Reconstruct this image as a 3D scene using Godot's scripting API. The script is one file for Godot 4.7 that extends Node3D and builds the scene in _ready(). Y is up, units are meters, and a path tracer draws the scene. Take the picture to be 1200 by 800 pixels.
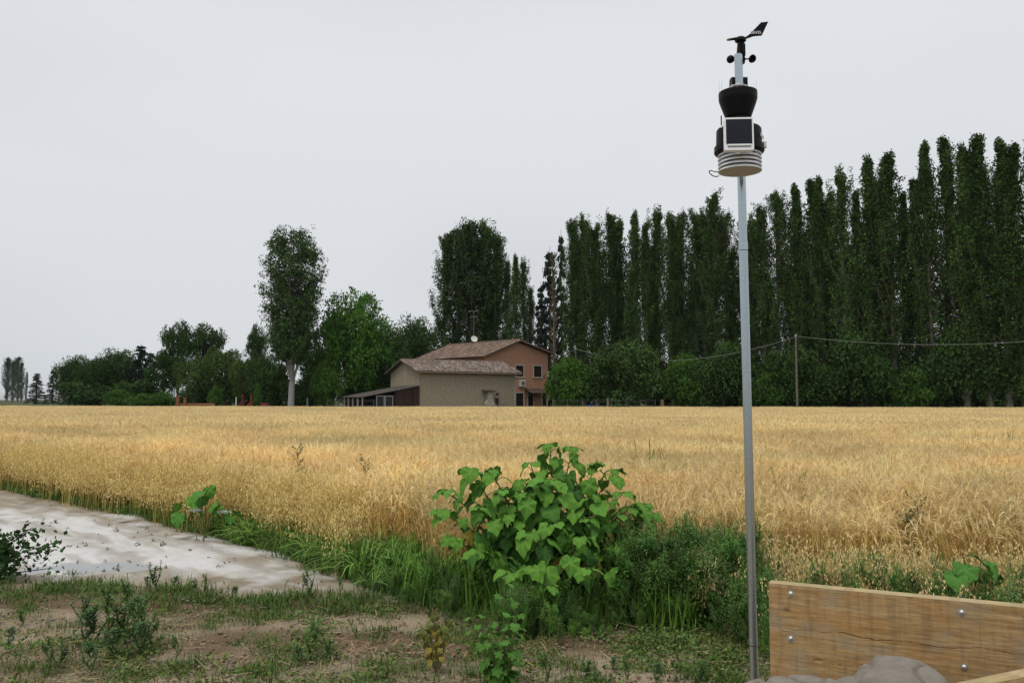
extends Node3D
# A weather station on a mast beside a ripe cereal field, with a farmhouse and a row of poplars behind it. Overcast summer day.

const EYE := Vector3(0, 1.6, 0)
const PITCH := 0.0679
const WHEAT := 0.78

var rng := RandomNumberGenerator.new()
var used := {}
var M := {}
var wob := FastNoiseLite.new()
var blot := FastNoiseLite.new()
var edge_pts := []          # near edge of the crop: x -> distance
var path_far := []
var path_near := []
var pending := []           # leaves waiting to be put on a plant


# ------------------------------------------------------------------ mesh buffer
class Buf:
	var v := PackedVector3Array()
	var n := PackedVector3Array()
	var c := PackedColorArray()
	var col := Color(1, 1, 1)

	func tri(a: Vector3, b: Vector3, d: Vector3) -> void:
		var m := (d - a).cross(b - a).normalized()
		v.append(a); v.append(b); v.append(d)
		n.append(m); n.append(m); n.append(m)
		c.append(col); c.append(col); c.append(col)

	func quad(a: Vector3, b: Vector3, d: Vector3, e: Vector3) -> void:
		tri(a, b, d)
		tri(a, d, e)

	func smooth(a: Vector3, b: Vector3, d: Vector3, na: Vector3, nb: Vector3, nd: Vector3, ca := Color(-1, 0, 0), cb := Color(-1, 0, 0), cd := Color(-1, 0, 0)) -> void:
		var m := (d - a).cross(b - a)
		if m.length_squared() < 1e-16:
			return
		if ca.r < 0: ca = col
		if cb.r < 0: cb = ca
		if cd.r < 0: cd = ca
		if m.dot(na + nb + nd) < 0:
			v.append(a); v.append(d); v.append(b)
			n.append(na); n.append(nd); n.append(nb)
			c.append(ca); c.append(cd); c.append(cb)
		else:
			v.append(a); v.append(b); v.append(d)
			n.append(na); n.append(nb); n.append(nd)
			c.append(ca); c.append(cb); c.append(cd)

	# box with its faces turned outward
	func box(at: Vector3, size: Vector3, b := Basis()) -> void:
		var h := size / 2
		for ax in 3:
			for s in [-1.0, 1.0]:
				var nn := Vector3(); nn[ax] = s
				var u := Vector3(); u[(ax + 1) % 3] = 1
				var w := Vector3(); w[(ax + 2) % 3] = 1
				var p := []
				for k in [[-1, -1], [1, -1], [1, 1], [-1, 1]]:
					p.append(at + b * ((nn + u * k[0] + w * k[1]) * h))
				var m: Vector3 = b * nn
				smooth(p[0], p[1], p[2], m, m, m)
				smooth(p[0], p[2], p[3], m, m, m)

	# box with chamfered long edges: an extruded eight-sided outline along local x
	func plank(at: Vector3, size: Vector3, ch: float, b := Basis()) -> void:
		var h := size / 2
		var o := [Vector2(-h.y + ch, -h.z), Vector2(h.y - ch, -h.z), Vector2(h.y, -h.z + ch), Vector2(h.y, h.z - ch), Vector2(h.y - ch, h.z), Vector2(-h.y + ch, h.z), Vector2(-h.y, h.z - ch), Vector2(-h.y, -h.z + ch)]
		for i in 8:
			var p: Vector2 = o[i]
			var q: Vector2 = o[(i + 1) % 8]
			var m2 := Vector3(0, p.y - q.y, q.x - p.x)
			var mid := (p + q) / 2
			if m2.dot(Vector3(0, mid.x, mid.y)) < 0: m2 = -m2
			m2 = (b * m2).normalized()
			var a1 := at + b * Vector3(-h.x, p.x, p.y)
			var a2 := at + b * Vector3(h.x, p.x, p.y)
			var a3 := at + b * Vector3(h.x, q.x, q.y)
			var a4 := at + b * Vector3(-h.x, q.x, q.y)
			smooth(a1, a2, a3, m2, m2, m2)
			smooth(a1, a3, a4, m2, m2, m2)
		for s in [-1.0, 1.0]:
			var m := b * Vector3(s, 0, 0)
			for i in range(1, 7):
				smooth(at + b * Vector3(s * h.x, o[0].x, o[0].y), at + b * Vector3(s * h.x, o[i].x, o[i].y), at + b * Vector3(s * h.x, o[i + 1].x, o[i + 1].y), m, m, m)

	func tube(p: Array, r: Array, sides := 6, caps := true) -> void:
		var rings := []
		var norms := []
		var side := Vector3.ZERO
		for i in p.size():
			var t: Vector3 = (p[mini(i + 1, p.size() - 1)] - p[maxi(i - 1, 0)]).normalized()
			if side == Vector3.ZERO:
				side = t.cross(Vector3(0.31, 0.2, 0.93)).normalized()
			side = (side - t * side.dot(t)).normalized()
			var up := t.cross(side)
			var ring := PackedVector3Array()
			var nr := PackedVector3Array()
			for k in sides:
				var a := TAU * k / sides
				var d := side * cos(a) + up * sin(a)
				ring.append(p[i] + d * r[mini(i, r.size() - 1)])
				nr.append(d)
			rings.append(ring); norms.append(nr)
		for i in p.size() - 1:
			for k in sides:
				var j := (k + 1) % sides
				smooth(rings[i][k], rings[i][j], rings[i + 1][j], norms[i][k], norms[i][j], norms[i + 1][j])
				smooth(rings[i][k], rings[i + 1][j], rings[i + 1][k], norms[i][k], norms[i + 1][j], norms[i + 1][k])
		if caps:
			for e in [0, p.size() - 1]:
				var q: Vector3 = p[e]
				var m: Vector3 = (q - p[1 if e == 0 else e - 1]).normalized()
				for k in sides:
					smooth(q, rings[e][k], rings[e][(k + 1) % sides], m, m, m)

	# profile of (radius, height) turned round the axis of tf; sharp between the points
	func lathe(prof: Array, segs: int, tf := Transform3D()) -> void:
		for i in prof.size() - 1:
			var a: Vector2 = prof[i]
			var b: Vector2 = prof[i + 1]
			var dn := Vector2(b.y - a.y, a.x - b.x)
			if dn.length() < 1e-9: continue
			dn = dn.normalized()
			for k in segs:
				var t0 := TAU * k / segs
				var t1 := TAU * (k + 1) / segs
				var e0 := Vector3(cos(t0), 0, sin(t0))
				var e1 := Vector3(cos(t1), 0, sin(t1))
				var n0 := tf.basis * (e0 * dn.x + Vector3.UP * dn.y)
				var n1 := tf.basis * (e1 * dn.x + Vector3.UP * dn.y)
				var p00 := tf * (e0 * a.x + Vector3.UP * a.y)
				var p01 := tf * (e1 * a.x + Vector3.UP * a.y)
				var p10 := tf * (e0 * b.x + Vector3.UP * b.y)
				var p11 := tf * (e1 * b.x + Vector3.UP * b.y)
				smooth(p00, p01, p11, n0, n1, n1)
				smooth(p00, p11, p10, n0, n1, n0)

	func ball(at: Vector3, r: Vector3, seg := 12, b := Basis()) -> void:
		var rows := seg / 2
		for i in rows:
			for k in seg:
				var q := []
				for e in [[i, k], [i, k + 1], [i + 1, k + 1], [i + 1, k]]:
					var la: float = PI * e[0] / rows
					var lo: float = TAU * e[1] / seg
					q.append(Vector3(sin(la) * cos(lo), cos(la), sin(la) * sin(lo)))
				var w := []
				for e in q: w.append(at + b * (e * r))
				smooth(w[0], w[1], w[2], b * q[0], b * q[1], b * q[2])
				smooth(w[0], w[2], w[3], b * q[0], b * q[2], b * q[3])

	# a flat outline (points in the xy plane) given thickness along z
	func slab(pts: Array, z0: float, z1: float, tf := Transform3D()) -> void:
		var poly := PackedVector2Array(pts)
		var idx := Geometry2D.triangulate_polygon(poly)
		for s in [[z0, -1.0], [z1, 1.0]]:
			var m := tf.basis * Vector3(0, 0, signf((z1 - z0) * s[1]))
			for i in range(0, idx.size(), 3):
				var a := poly[idx[i]]
				var b := poly[idx[i + 1]]
				var d := poly[idx[i + 2]]
				smooth(tf * Vector3(a.x, a.y, s[0]), tf * Vector3(b.x, b.y, s[0]), tf * Vector3(d.x, d.y, s[0]), m, m, m)
		var turn := -1.0 if Geometry2D.is_polygon_clockwise(poly) else 1.0
		for i in poly.size():
			var a := poly[i]
			var b := poly[(i + 1) % poly.size()]
			var m := (tf.basis * Vector3(b.y - a.y, a.x - b.x, 0) * turn).normalized()
			smooth(tf * Vector3(a.x, a.y, z0), tf * Vector3(b.x, b.y, z0), tf * Vector3(b.x, b.y, z1), m, m, m)
			smooth(tf * Vector3(a.x, a.y, z0), tf * Vector3(b.x, b.y, z1), tf * Vector3(a.x, a.y, z1), m, m, m)

	# one leaf as two triangles folded along its middle
	func leaf(at: Vector3, along: Vector3, across: Vector3, l: float, w: float) -> void:
		var a := along * l
		var s := across * w * 0.5
		quad(at, at + a * 0.45 + s, at + a, at + a * 0.45 - s)

	func ribbon(p: Array, w: Array, side: Vector3) -> void:
		for i in p.size() - 1:
			var s0: Vector3 = side * w[i]
			var s1: Vector3 = side * w[i + 1]
			if w[i + 1] < 1e-5:
				tri(p[i] - s0, p[i] + s0, p[i + 1])
			else:
				quad(p[i] - s0, p[i] + s0, p[i + 1] + s1, p[i + 1] - s1)

	func mesh() -> ArrayMesh:
		var a := []
		a.resize(Mesh.ARRAY_MAX)
		a[Mesh.ARRAY_VERTEX] = v
		a[Mesh.ARRAY_NORMAL] = n
		a[Mesh.ARRAY_COLOR] = c
		var m := ArrayMesh.new()
		m.add_surface_from_arrays(Mesh.PRIMITIVE_TRIANGLES, a)
		return m


# ------------------------------------------------------------------ names, tags
func numbered(called: String) -> String:
	var k: int = used.get(called, -1) + 1
	used[called] = k
	return called if k == 0 else "%s_%03d" % [called, k]

func tag(o: Node, label: String, category: String, group := "", kind := "") -> Node:
	if label: o.set_meta("label", label)
	if category: o.set_meta("category", category)
	if group: o.set_meta("group", group)
	if kind: o.set_meta("kind", kind)
	return o

func kind_of(called: String) -> String:             # pine_tree_004 -> pine_tree
	return called.substr(0, called.length() - 4) if called.substr(called.length() - 3).is_valid_int() else called

func thing(called: String, label: String, category: String, at := Vector3.ZERO, turn := 0.0, group := "") -> Node3D:
	var o := Node3D.new()
	o.name = numbered(called)
	add_child(o)
	o.position = at
	o.rotation.y = turn
	tag(o, label, category, group)
	return o

func part(called: String, mesh: Mesh, m: Material, parent: Node = self, tf := Transform3D()) -> MeshInstance3D:
	var o := MeshInstance3D.new()
	o.name = numbered(called) if parent == self else called
	o.mesh = mesh
	o.material_override = m
	parent.add_child(o, true)
	o.transform = tf
	return o

func structure(called: String, mesh: Mesh, m: Material, label: String) -> MeshInstance3D:
	var o := part(called, mesh, m)
	o.set_meta("kind", "structure")
	o.set_meta("label", label)
	return o

func copy_of(src: Node3D, at: Vector3, turn: float, scale3: Vector3, label: String, group := "") -> Node3D:
	var o: Node3D = src.duplicate()
	o.name = numbered(kind_of(String(src.name)))
	add_child(o)
	o.transform = Transform3D(Basis(Vector3.UP, turn).scaled_local(scale3), at)
	if label: o.set_meta("label", label)
	if group: o.set_meta("group", group)
	return o

func many(called: String, mesh: Mesh, m: Material, tfs: Array, cols: Array, label: String, category: String, parent: Node = self) -> MultiMeshInstance3D:
	var mm := MultiMesh.new()
	mm.transform_format = MultiMesh.TRANSFORM_3D
	mm.use_colors = true
	mm.mesh = mesh
	mm.instance_count = tfs.size()
	for i in tfs.size():
		mm.set_instance_transform(i, tfs[i])
		mm.set_instance_color(i, cols[i])
	var o := MultiMeshInstance3D.new()
	o.name = numbered(called) if parent == self else called
	o.multimesh = mm
	o.material_override = m
	parent.add_child(o, true)
	tag(o, label, category, "", "stuff")
	return o


# several variants of one mass of plants as ONE object
func mass(called: String, part_name: String, meshes: Array, m: Material, tfs: Array, cols: Array, label: String, category: String) -> void:
	var o := thing(called, label, category)
	o.set_meta("kind", "stuff")
	for i in meshes.size():
		if tfs[i].size(): many(part_name, meshes[i], m, tfs[i], cols[i], "", "", o)


# ------------------------------------------------------------------ places
func ray(px: float, py: float) -> Vector3:          # a direction with z = -1
	var x := (px - 600.0) / 1000.0
	var y := (400.0 - py) / 1000.0
	var k := cos(PITCH) - y * sin(PITCH)
	return Vector3(x / k, (y * cos(PITCH) + sin(PITCH)) / k, -1)

func at(px: float, py: float, d: float) -> Vector3:
	return EYE + ray(px, py) * d

func level(px: float, py: float, h := 0.0) -> Vector3:   # where that line of sight meets the height h
	var r := ray(px, py)
	return EYE + r * ((h - EYE.y) / r.y)

func spot(px: float, py: float) -> Vector3:         # a place on the ground near by
	var p := level(px, py)
	p.y = terrain(p.x, p.z)
	return p

func base_of(px: float, d: float) -> Vector3:       # a place on the level ground far off
	return Vector3(ray(px, 468).x * d, 0, -d)

func lookup(pts: Array, x: float) -> float:
	if x <= pts[0].x: return pts[0].y + (x - pts[0].x) * (pts[1].y - pts[0].y) / (pts[1].x - pts[0].x)
	for i in pts.size() - 1:
		if x <= pts[i + 1].x:
			return lerpf(pts[i].y, pts[i + 1].y, (x - pts[i].x) / (pts[i + 1].x - pts[i].x))
	return pts[-1].y

func line_of(px: Array) -> Array:
	var out := []
	for p in px:
		var w := level(p[0], p[1])
		out.append(Vector2(w.x, -w.z))
	return out

func path_mask(x: float, d: float) -> float:        # over 0 on the track
	if x > -0.75: return -1.0
	var f := lookup(path_far, x)
	var n := lookup(path_near, x)
	var m := minf(f - d, (d - n) * 1.0)
	return m + wob.get_noise_2d(x * 12.0, d * 12.0) * 0.34 + blot.get_noise_2d(x * 9, d * 9) * 0.3

func terrain(x: float, z: float) -> float:
	var d := -z
	var fade := clampf(1.0 - (Vector2(x + 2, d - 9).length() - 14.0) / 8.0, 0, 1)
	var h := wob.get_noise_2d(x * 2.2, z * 2.2) * 0.035 + wob.get_noise_2d(x * 14.0, z * 14.0) * 0.014
	if d < 7.4 and x < 2.2:
		h += wob.get_noise_2d(x * 7.0 + 90, z * 26.0) * 0.03 * clampf((7.4 - d) * 2, 0, 1)     # furrows left by the tyres
	h += wob.get_noise_2d(x * 24.0, z * 24.0) * 0.010
	var basin := Vector2((x + 4.05) / 0.85, (d - 8.28) / 0.42).length()
	if basin < 1.5:
		h = lerpf(-0.05 + 0.045 * basin * basin + wob.get_noise_2d(x * 26.0, z * 26.0) * 0.035, h, smoothstep(1.0, 1.5, basin))
		return h * fade
	if path_mask(x, d) > 0:
		h = h * 0.75 - 0.012 + wob.get_noise_2d((x * 0.67 - d * 0.74) * 4.0 + 7, (x * 0.74 + d * 0.67) * 16.0) * 0.05
	return h * fade

func lin(r: float, g: float, b: float) -> Color:
	return Color(r, g, b).linear_to_srgb()

func tone(c: Color, s: float) -> Color:             # linear colour with some scatter
	var k := 1.0 + rng.randf_range(-s, s)
	return Color(c.r * k * rng.randf_range(0.94, 1.06), c.g * k, c.b * k * rng.randf_range(0.92, 1.08))

func noise_tex(freq: float, lo: float, hi: float, size := 512, normal := 0.0, oct := 5) -> NoiseTexture2D:
	var t := NoiseTexture2D.new()
	var f := FastNoiseLite.new()
	f.seed = int(freq * 1000) + size
	f.frequency = freq
	f.fractal_octaves = oct
	t.noise = f
	t.width = size
	t.height = size
	t.seamless = true
	if normal > 0:
		t.as_normal_map = true
		t.bump_strength = normal
	else:
		var g := Gradient.new()
		g.set_color(0, Color(lo, lo, lo))
		g.set_color(1, Color(hi, hi, hi))
		t.color_ramp = g
	return t

func mat(c: Color, rough := 0.85, metal := 0.0) -> StandardMaterial3D:
	var m := StandardMaterial3D.new()
	m.albedo_color = c
	m.roughness = rough
	m.metallic = metal
	m.metallic_specular = 0.35
	return m

func tinted(rough := 0.8, through := 0.0) -> StandardMaterial3D:   # takes its colours from the mesh
	var m := mat(Color.WHITE, rough)
	m.vertex_color_use_as_albedo = true
	m.metallic_specular = 0.14 if through > 0 else 0.3
	if through > 0:
		m.backlight_enabled = true
		m.backlight = Color(through, through, through)
	return m

func grained(m: StandardMaterial3D, tex: Texture2D, per_metre: float, nrm: Texture2D = null, deep := 1.0) -> StandardMaterial3D:
	m.albedo_texture = tex
	m.uv1_triplanar = true
	m.uv1_world_triplanar = true
	m.uv1_scale = Vector3.ONE * per_metre
	if nrm:
		m.normal_enabled = true
		m.normal_texture = nrm
		m.normal_scale = deep
	return m


# ------------------------------------------------------------------ start
func _ready() -> void:
	rng.seed = 7
	wob.seed = 3
	wob.frequency = 0.09
	wob.fractal_octaves = 4
	blot.seed = 11
	blot.frequency = 0.07
	blot.fractal_octaves = 3

	var cam := Camera3D.new()
	cam.name = "camera"
	cam.fov = rad_to_deg(2.0 * atan(0.4))
	cam.near = 0.1
	cam.far = 9000
	cam.position = EYE
	cam.rotation.x = PITCH
	add_child(cam)

	var env := Environment.new()
	env.tonemap_mode = Environment.TONE_MAPPER_LINEAR
	env.tonemap_exposure = 1.0
	env.background_mode = Environment.BG_SKY
	env.sky = Sky.new()
	env.sky.sky_material = overcast()
	env.sdfgi_enabled = true
	env.ssao_enabled = true
	env.ssil_enabled = true
	env.fog_enabled = true
	env.fog_density = 0.00006
	env.fog_light_color = Color(0.86, 0.89, 0.93)
	var we := WorldEnvironment.new()
	we.name = "world_environment"
	we.environment = env
	add_child(we)

	var sun := DirectionalLight3D.new()
	sun.name = "veiled_sun"
	sun.light_energy = 0.42
	sun.light_angular_distance = 24
	sun.light_color = Color(1.0, 0.97, 0.92)
	sun.shadow_enabled = true
	sun.rotation_degrees = Vector3(-62, -30, 0)
	sun.sky_mode = DirectionalLight3D.SKY_MODE_LIGHT_ONLY
	add_child(sun)

	edge_pts = line_of([[-900, 520], [-300, 538], [0, 562], [100, 583], [200, 603], [300, 622], [400, 645], [500, 680], [600, 700], [750, 705], [900, 709], [1250, 715], [1700, 740]])
	path_far = line_of([[-900, 525], [-300, 545], [0, 571], [100, 591], [200, 612], [300, 639], [380, 664], [455, 693]])
	path_near = line_of([[-900, 700], [-300, 694], [0, 688], [150, 688], [300, 692], [455, 699]])

	materials()
	setting()
	poplars()
	other_trees()
	farm()
	wires()
	yard_things()
	crop()
	verge()
	big_plant()
	weeds()
	station()
	planter()


func overcast() -> Material:
	var s := ProceduralSkyMaterial.new()
	s.sky_top_color = lin(0.82, 0.845, 0.88)
	s.sky_horizon_color = lin(0.622, 0.65, 0.676)
	s.sky_curve = 0.6
	s.ground_horizon_color = lin(0.40, 0.40, 0.36)
	s.ground_bottom_color = lin(0.25, 0.22, 0.15)
	s.sun_angle_max = 1.0
	s.sky_energy_multiplier = 1.0
	# thin uneven cloud: brighter and darker veils, with no edges
	var n := FastNoiseLite.new()
	n.seed = 5
	n.frequency = 1.0
	n.fractal_octaves = 3
	var im := Image.create(512, 256, false, Image.FORMAT_RGBA8)
	for y in 256:
		for x in 512:
			var lon := TAU * x / 512.0
			var lat := PI * (0.5 - y / 256.0)
			var q := Vector3(cos(lat) * cos(lon), sin(lat) * 2.2, cos(lat) * sin(lon))
			var k := clampf(0.5 + n.get_noise_3dv(q) * 1.7, 0, 1)
			im.set_pixel(x, y, Color(1, 1, 1, 0.06 * k))
	s.sky_cover = ImageTexture.create_from_image(im)
	return s


func materials() -> void:
	var fine := noise_tex(0.03, 0.68, 1.0, 1024)
	var mid := noise_tex(0.012, 0.62, 1.0, 512)
	var soft := noise_tex(0.01, 0.84, 1.0, 512)
	var bump := noise_tex(0.04, 0, 1, 512, 6.0)
	M.soil = grained(tinted(0.95), fine, 1.3, bump, 0.5)
	M.path = grained(tinted(0.95), fine, 2.2, bump, 0.4)
	M.crop = tinted(0.75, 0.5)
	M.leafy = tinted(0.6, 0.5)
	M.weed = tinted(0.62, 0.35)
	M.tree = tinted(0.65, 0.35)
	M.bark = grained(tinted(0.9), mid, 1.2)
	M.plaster = grained(tinted(0.92), noise_tex(0.02, 0.78, 1.0, 512), 0.3)
	M.masonry = grained(tinted(0.95), noise_tex(0.035, 0.58, 1.0, 512), 0.28)
	M.tile = grained(tinted(0.9), mid, 0.9)
	M.plain = tinted(0.7)
	M.stone = grained(tinted(0.95), fine, 6.0)
	M.black = mat(lin(0.006, 0.006, 0.007), 0.48)
	M.black.metallic_specular = 0.25
	M.white_plastic = mat(lin(0.82, 0.845, 0.88), 0.45)
	M.zinc = mat(lin(0.54, 0.62, 0.665), 0.24, 0.92)
	var spangle := noise_tex(0.05, 0.8, 1.0, 512, 0.0, 2)
	grained(M.zinc, spangle, 1.0)
	M.zinc.uv1_world_triplanar = false
	M.zinc.uv1_scale = Vector3(24, 2.0, 24)
	M.bolt = mat(lin(0.6, 0.59, 0.57), 0.42, 0.85)
	M.panel = mat(lin(0.008, 0.009, 0.016), 0.18)
	M.cloth = grained(mat(lin(0.26, 0.232, 0.196), 0.95), soft, 3.0, bump, 0.25)
	M.glass_dark = mat(lin(0.012, 0.012, 0.012), 0.25)


# ------------------------------------------------------------------ ground, track, puddle, sky side
func axis(dense0: float, dense1: float, step: float, grow: float, far0: float, far1: float) -> PackedFloat32Array:
	var a := PackedFloat32Array()
	var back := []
	var x := dense0
	var s := step
	while x > far0:
		s *= grow
		x -= s
		back.append(x)
	back.reverse()
	for b in back: a.append(b)
	x = dense0
	while x < dense1:
		a.append(x)
		x += step
	s = step
	while x < far1:
		a.append(x)
		s *= grow
		x += s
	a.append(far1)
	return a

func soil_colour(x: float, z: float) -> Color:
	var d := -z
	var w := edge_dist(x)
	var b := wob.get_noise_2d(x * 3.0, z * 5.0)
	var f := blot.get_noise_2d(x * 40.0, z * 40.0)
	var c := Color(0.20, 0.14, 0.084).lerp(Color(0.42, 0.34, 0.235), clampf(0.45 + wob.get_noise_2d(x * 2.0 + 31, z * 11.0) * 2.2 + f * 0.5, 0, 1))
	c = c.lerp(Color(0.45, 0.36, 0.255), clampf((5.55 - d + b) * 2.0, 0, 0.8))
	var moss := clampf(-0.05 + blot.get_noise_2d(x * 9, z * 14) * 1.6, 0, 0.5)
	c = c.lerp(Color(0.15, 0.15, 0.06), moss)
	if d > w:
		c = c.lerp(Color(0.30, 0.20, 0.09), clampf((d - w) * 2, 0, 1))
	if d > 75 or absf(x) > 120:
		c = c.lerp(Color(0.09, 0.11, 0.04), clampf((d - 84) / 10.0, 0, 1) if absf(x) < 120 else 1.0)
	return c

func edge_dist(x: float) -> float:
	return lookup(edge_pts, x)

func sheet(xs: PackedFloat32Array, zs: PackedFloat32Array, height: Callable, colour: Callable, keep: Callable) -> ArrayMesh:
	var v := PackedVector3Array()
	var c := PackedColorArray()
	var n := PackedVector3Array()
	var idx := PackedInt32Array()
	var w := xs.size()
	for z in zs:
		for x in xs:
			v.append(Vector3(x, height.call(x, z), z))
			c.append(colour.call(x, z))
	n.resize(v.size())
	for j in zs.size():
		for i in w:
			var k := j * w + i
			var l := v[j * w + maxi(i - 1, 0)]
			var r := v[j * w + mini(i + 1, w - 1)]
			var u := v[maxi(j - 1, 0) * w + i]
			var dn := v[mini(j + 1, zs.size() - 1) * w + i]
			var m := (dn - u).cross(r - l).normalized()
			n[k] = m if m.y > 0 else -m
	for j in zs.size() - 1:
		for i in w - 1:
			var k := j * w + i
			if not keep.call((xs[i] + xs[i + 1]) / 2, (zs[j] + zs[j + 1]) / 2):
				continue
			for t in [[k, k + 1, k + w + 1], [k, k + w + 1, k + w]]:
				var g := (v[t[2]] - v[t[0]]).cross(v[t[1]] - v[t[0]])
				if g.y < 0: t = [t[0], t[2], t[1]]
				for q in t: idx.append(q)
	var a := []
	a.resize(Mesh.ARRAY_MAX)
	a[Mesh.ARRAY_VERTEX] = v
	a[Mesh.ARRAY_NORMAL] = n
	a[Mesh.ARRAY_COLOR] = c
	a[Mesh.ARRAY_INDEX] = idx
	var m := ArrayMesh.new()
	m.add_surface_from_arrays(Mesh.PRIMITIVE_TRIANGLES, a)
	return m

func setting() -> void:
	var xs := axis(-9.0, 4.2, 0.05, 1.14, -2500, 2500)
	var zs := axis(-11.0, -4.2, 0.045, 1.12, -2500, 60)
	structure("ground", sheet(xs, zs, terrain, soil_colour, func(_x: float, _z: float) -> bool: return true), M.soil, "bare brown earth with patchy moss and tyre furrows before the field")
	# the track: a skin on the ground whose edge dips under it
	var px := axis(-11.5, -0.7, 0.045, 1.3, -40, -0.7)
	var pz := axis(-17.0, -6.4, 0.045, 1.3, -45, -6.4)
	var h := func(x: float, z: float) -> float:
		var m := clampf(path_mask(x, -z) * 6.0, -1.0, 1.0)
		return terrain(x, z) + 0.006 + 0.012 * m
	var col := func(x: float, z: float) -> Color:
		var d := -z
		var e := Vector2((x + 5.0) / 4.4, (d - 9.9 + (x + 5.0) * 0.42) / 1.75).length()
		var along := (x * 0.67 - d * 0.74)
		var across := (x * 0.74 + d * 0.67)
		var fine := wob.get_noise_2d(x * 26.0, d * 20.0)
		var lime := clampf(1.6 - e * 1.1 + wob.get_noise_2d(along * 5, across * 14) * 1.3 + fine * 0.5, 0, 1)
		var c := Color(0.44, 0.385, 0.295).lerp(Color(0.57, 0.52, 0.42), clampf(0.5 + wob.get_noise_2d(along * 6 + 40, across * 22) * 2.2 + fine, 0, 1))
		c = c.lerp(Color(0.86, 0.85, 0.83), lime)
		var streak := clampf(wob.get_noise_2d(along * 3.0 - 70, across * 26.0) * 3.4 - 0.6, 0, 0.5)
		c = c.lerp(Color(0.40, 0.345, 0.27), streak)
		var from_edge := lookup(path_far, x) - d
		var rut := exp(-pow((from_edge - 0.75 + fine * 0.3) / 0.17, 2)) + exp(-pow((from_edge - 1.95 + fine * 0.3) / 0.2, 2))
		c = c.lerp(Color(0.36, 0.305, 0.235), clampf(rut * 0.5 + fine * 0.3, 0, 0.6))
		var rim := clampf(0.85 - path_mask(x, d) * 1.3 + fine * 1.3, 0, 1)
		return c.lerp(soil_colour(x, z).lerp(Color(0.42, 0.345, 0.25), 0.45), rim * 0.95)
	var keep := func(x: float, z: float) -> bool: return path_mask(x, -z) > -0.2
	structure("path", sheet(px, pz, h, col, keep), M.path, "pale dirt track dusted with white lime powder along the field edge")
	# a wet patch on the track
	var b := Buf.new()
	b.col = Color(0.33, 0.345, 0.36)
	var c0 := Vector3(-4.05, -0.010, -8.28)
	var wavy := []
	for k in 41:
		var t := TAU * k / 40
		wavy.append(c0 + Vector3(cos(t) * 0.95, 0, sin(t) * 0.46))
	for k in 40: b.smooth(c0, wavy[k], wavy[k + 1], Vector3.UP, Vector3.UP, Vector3.UP)
	var wet := tinted(0.33)
	structure("puddle", b.mesh(), wet, "shallow grey puddle on the white track beside the dark bush")


# ------------------------------------------------------------------ trees
func rdir(up_bias := 0.0) -> Vector3:
	var q := Vector3(rng.randfn(), rng.randfn() + up_bias, rng.randfn())
	return q.normalized()

func leaf_at(b: Buf, p: Vector3, size: float, up := 0.3) -> void:
	var along := rdir(-0.2)
	var nn := rdir(up)
	var across := along.cross(nn)
	if across.length() < 0.05: return
	b.leaf(p, along, across.normalized(), size * rng.randf_range(0.7, 1.3), size * rng.randf_range(0.5, 0.9))

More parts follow.
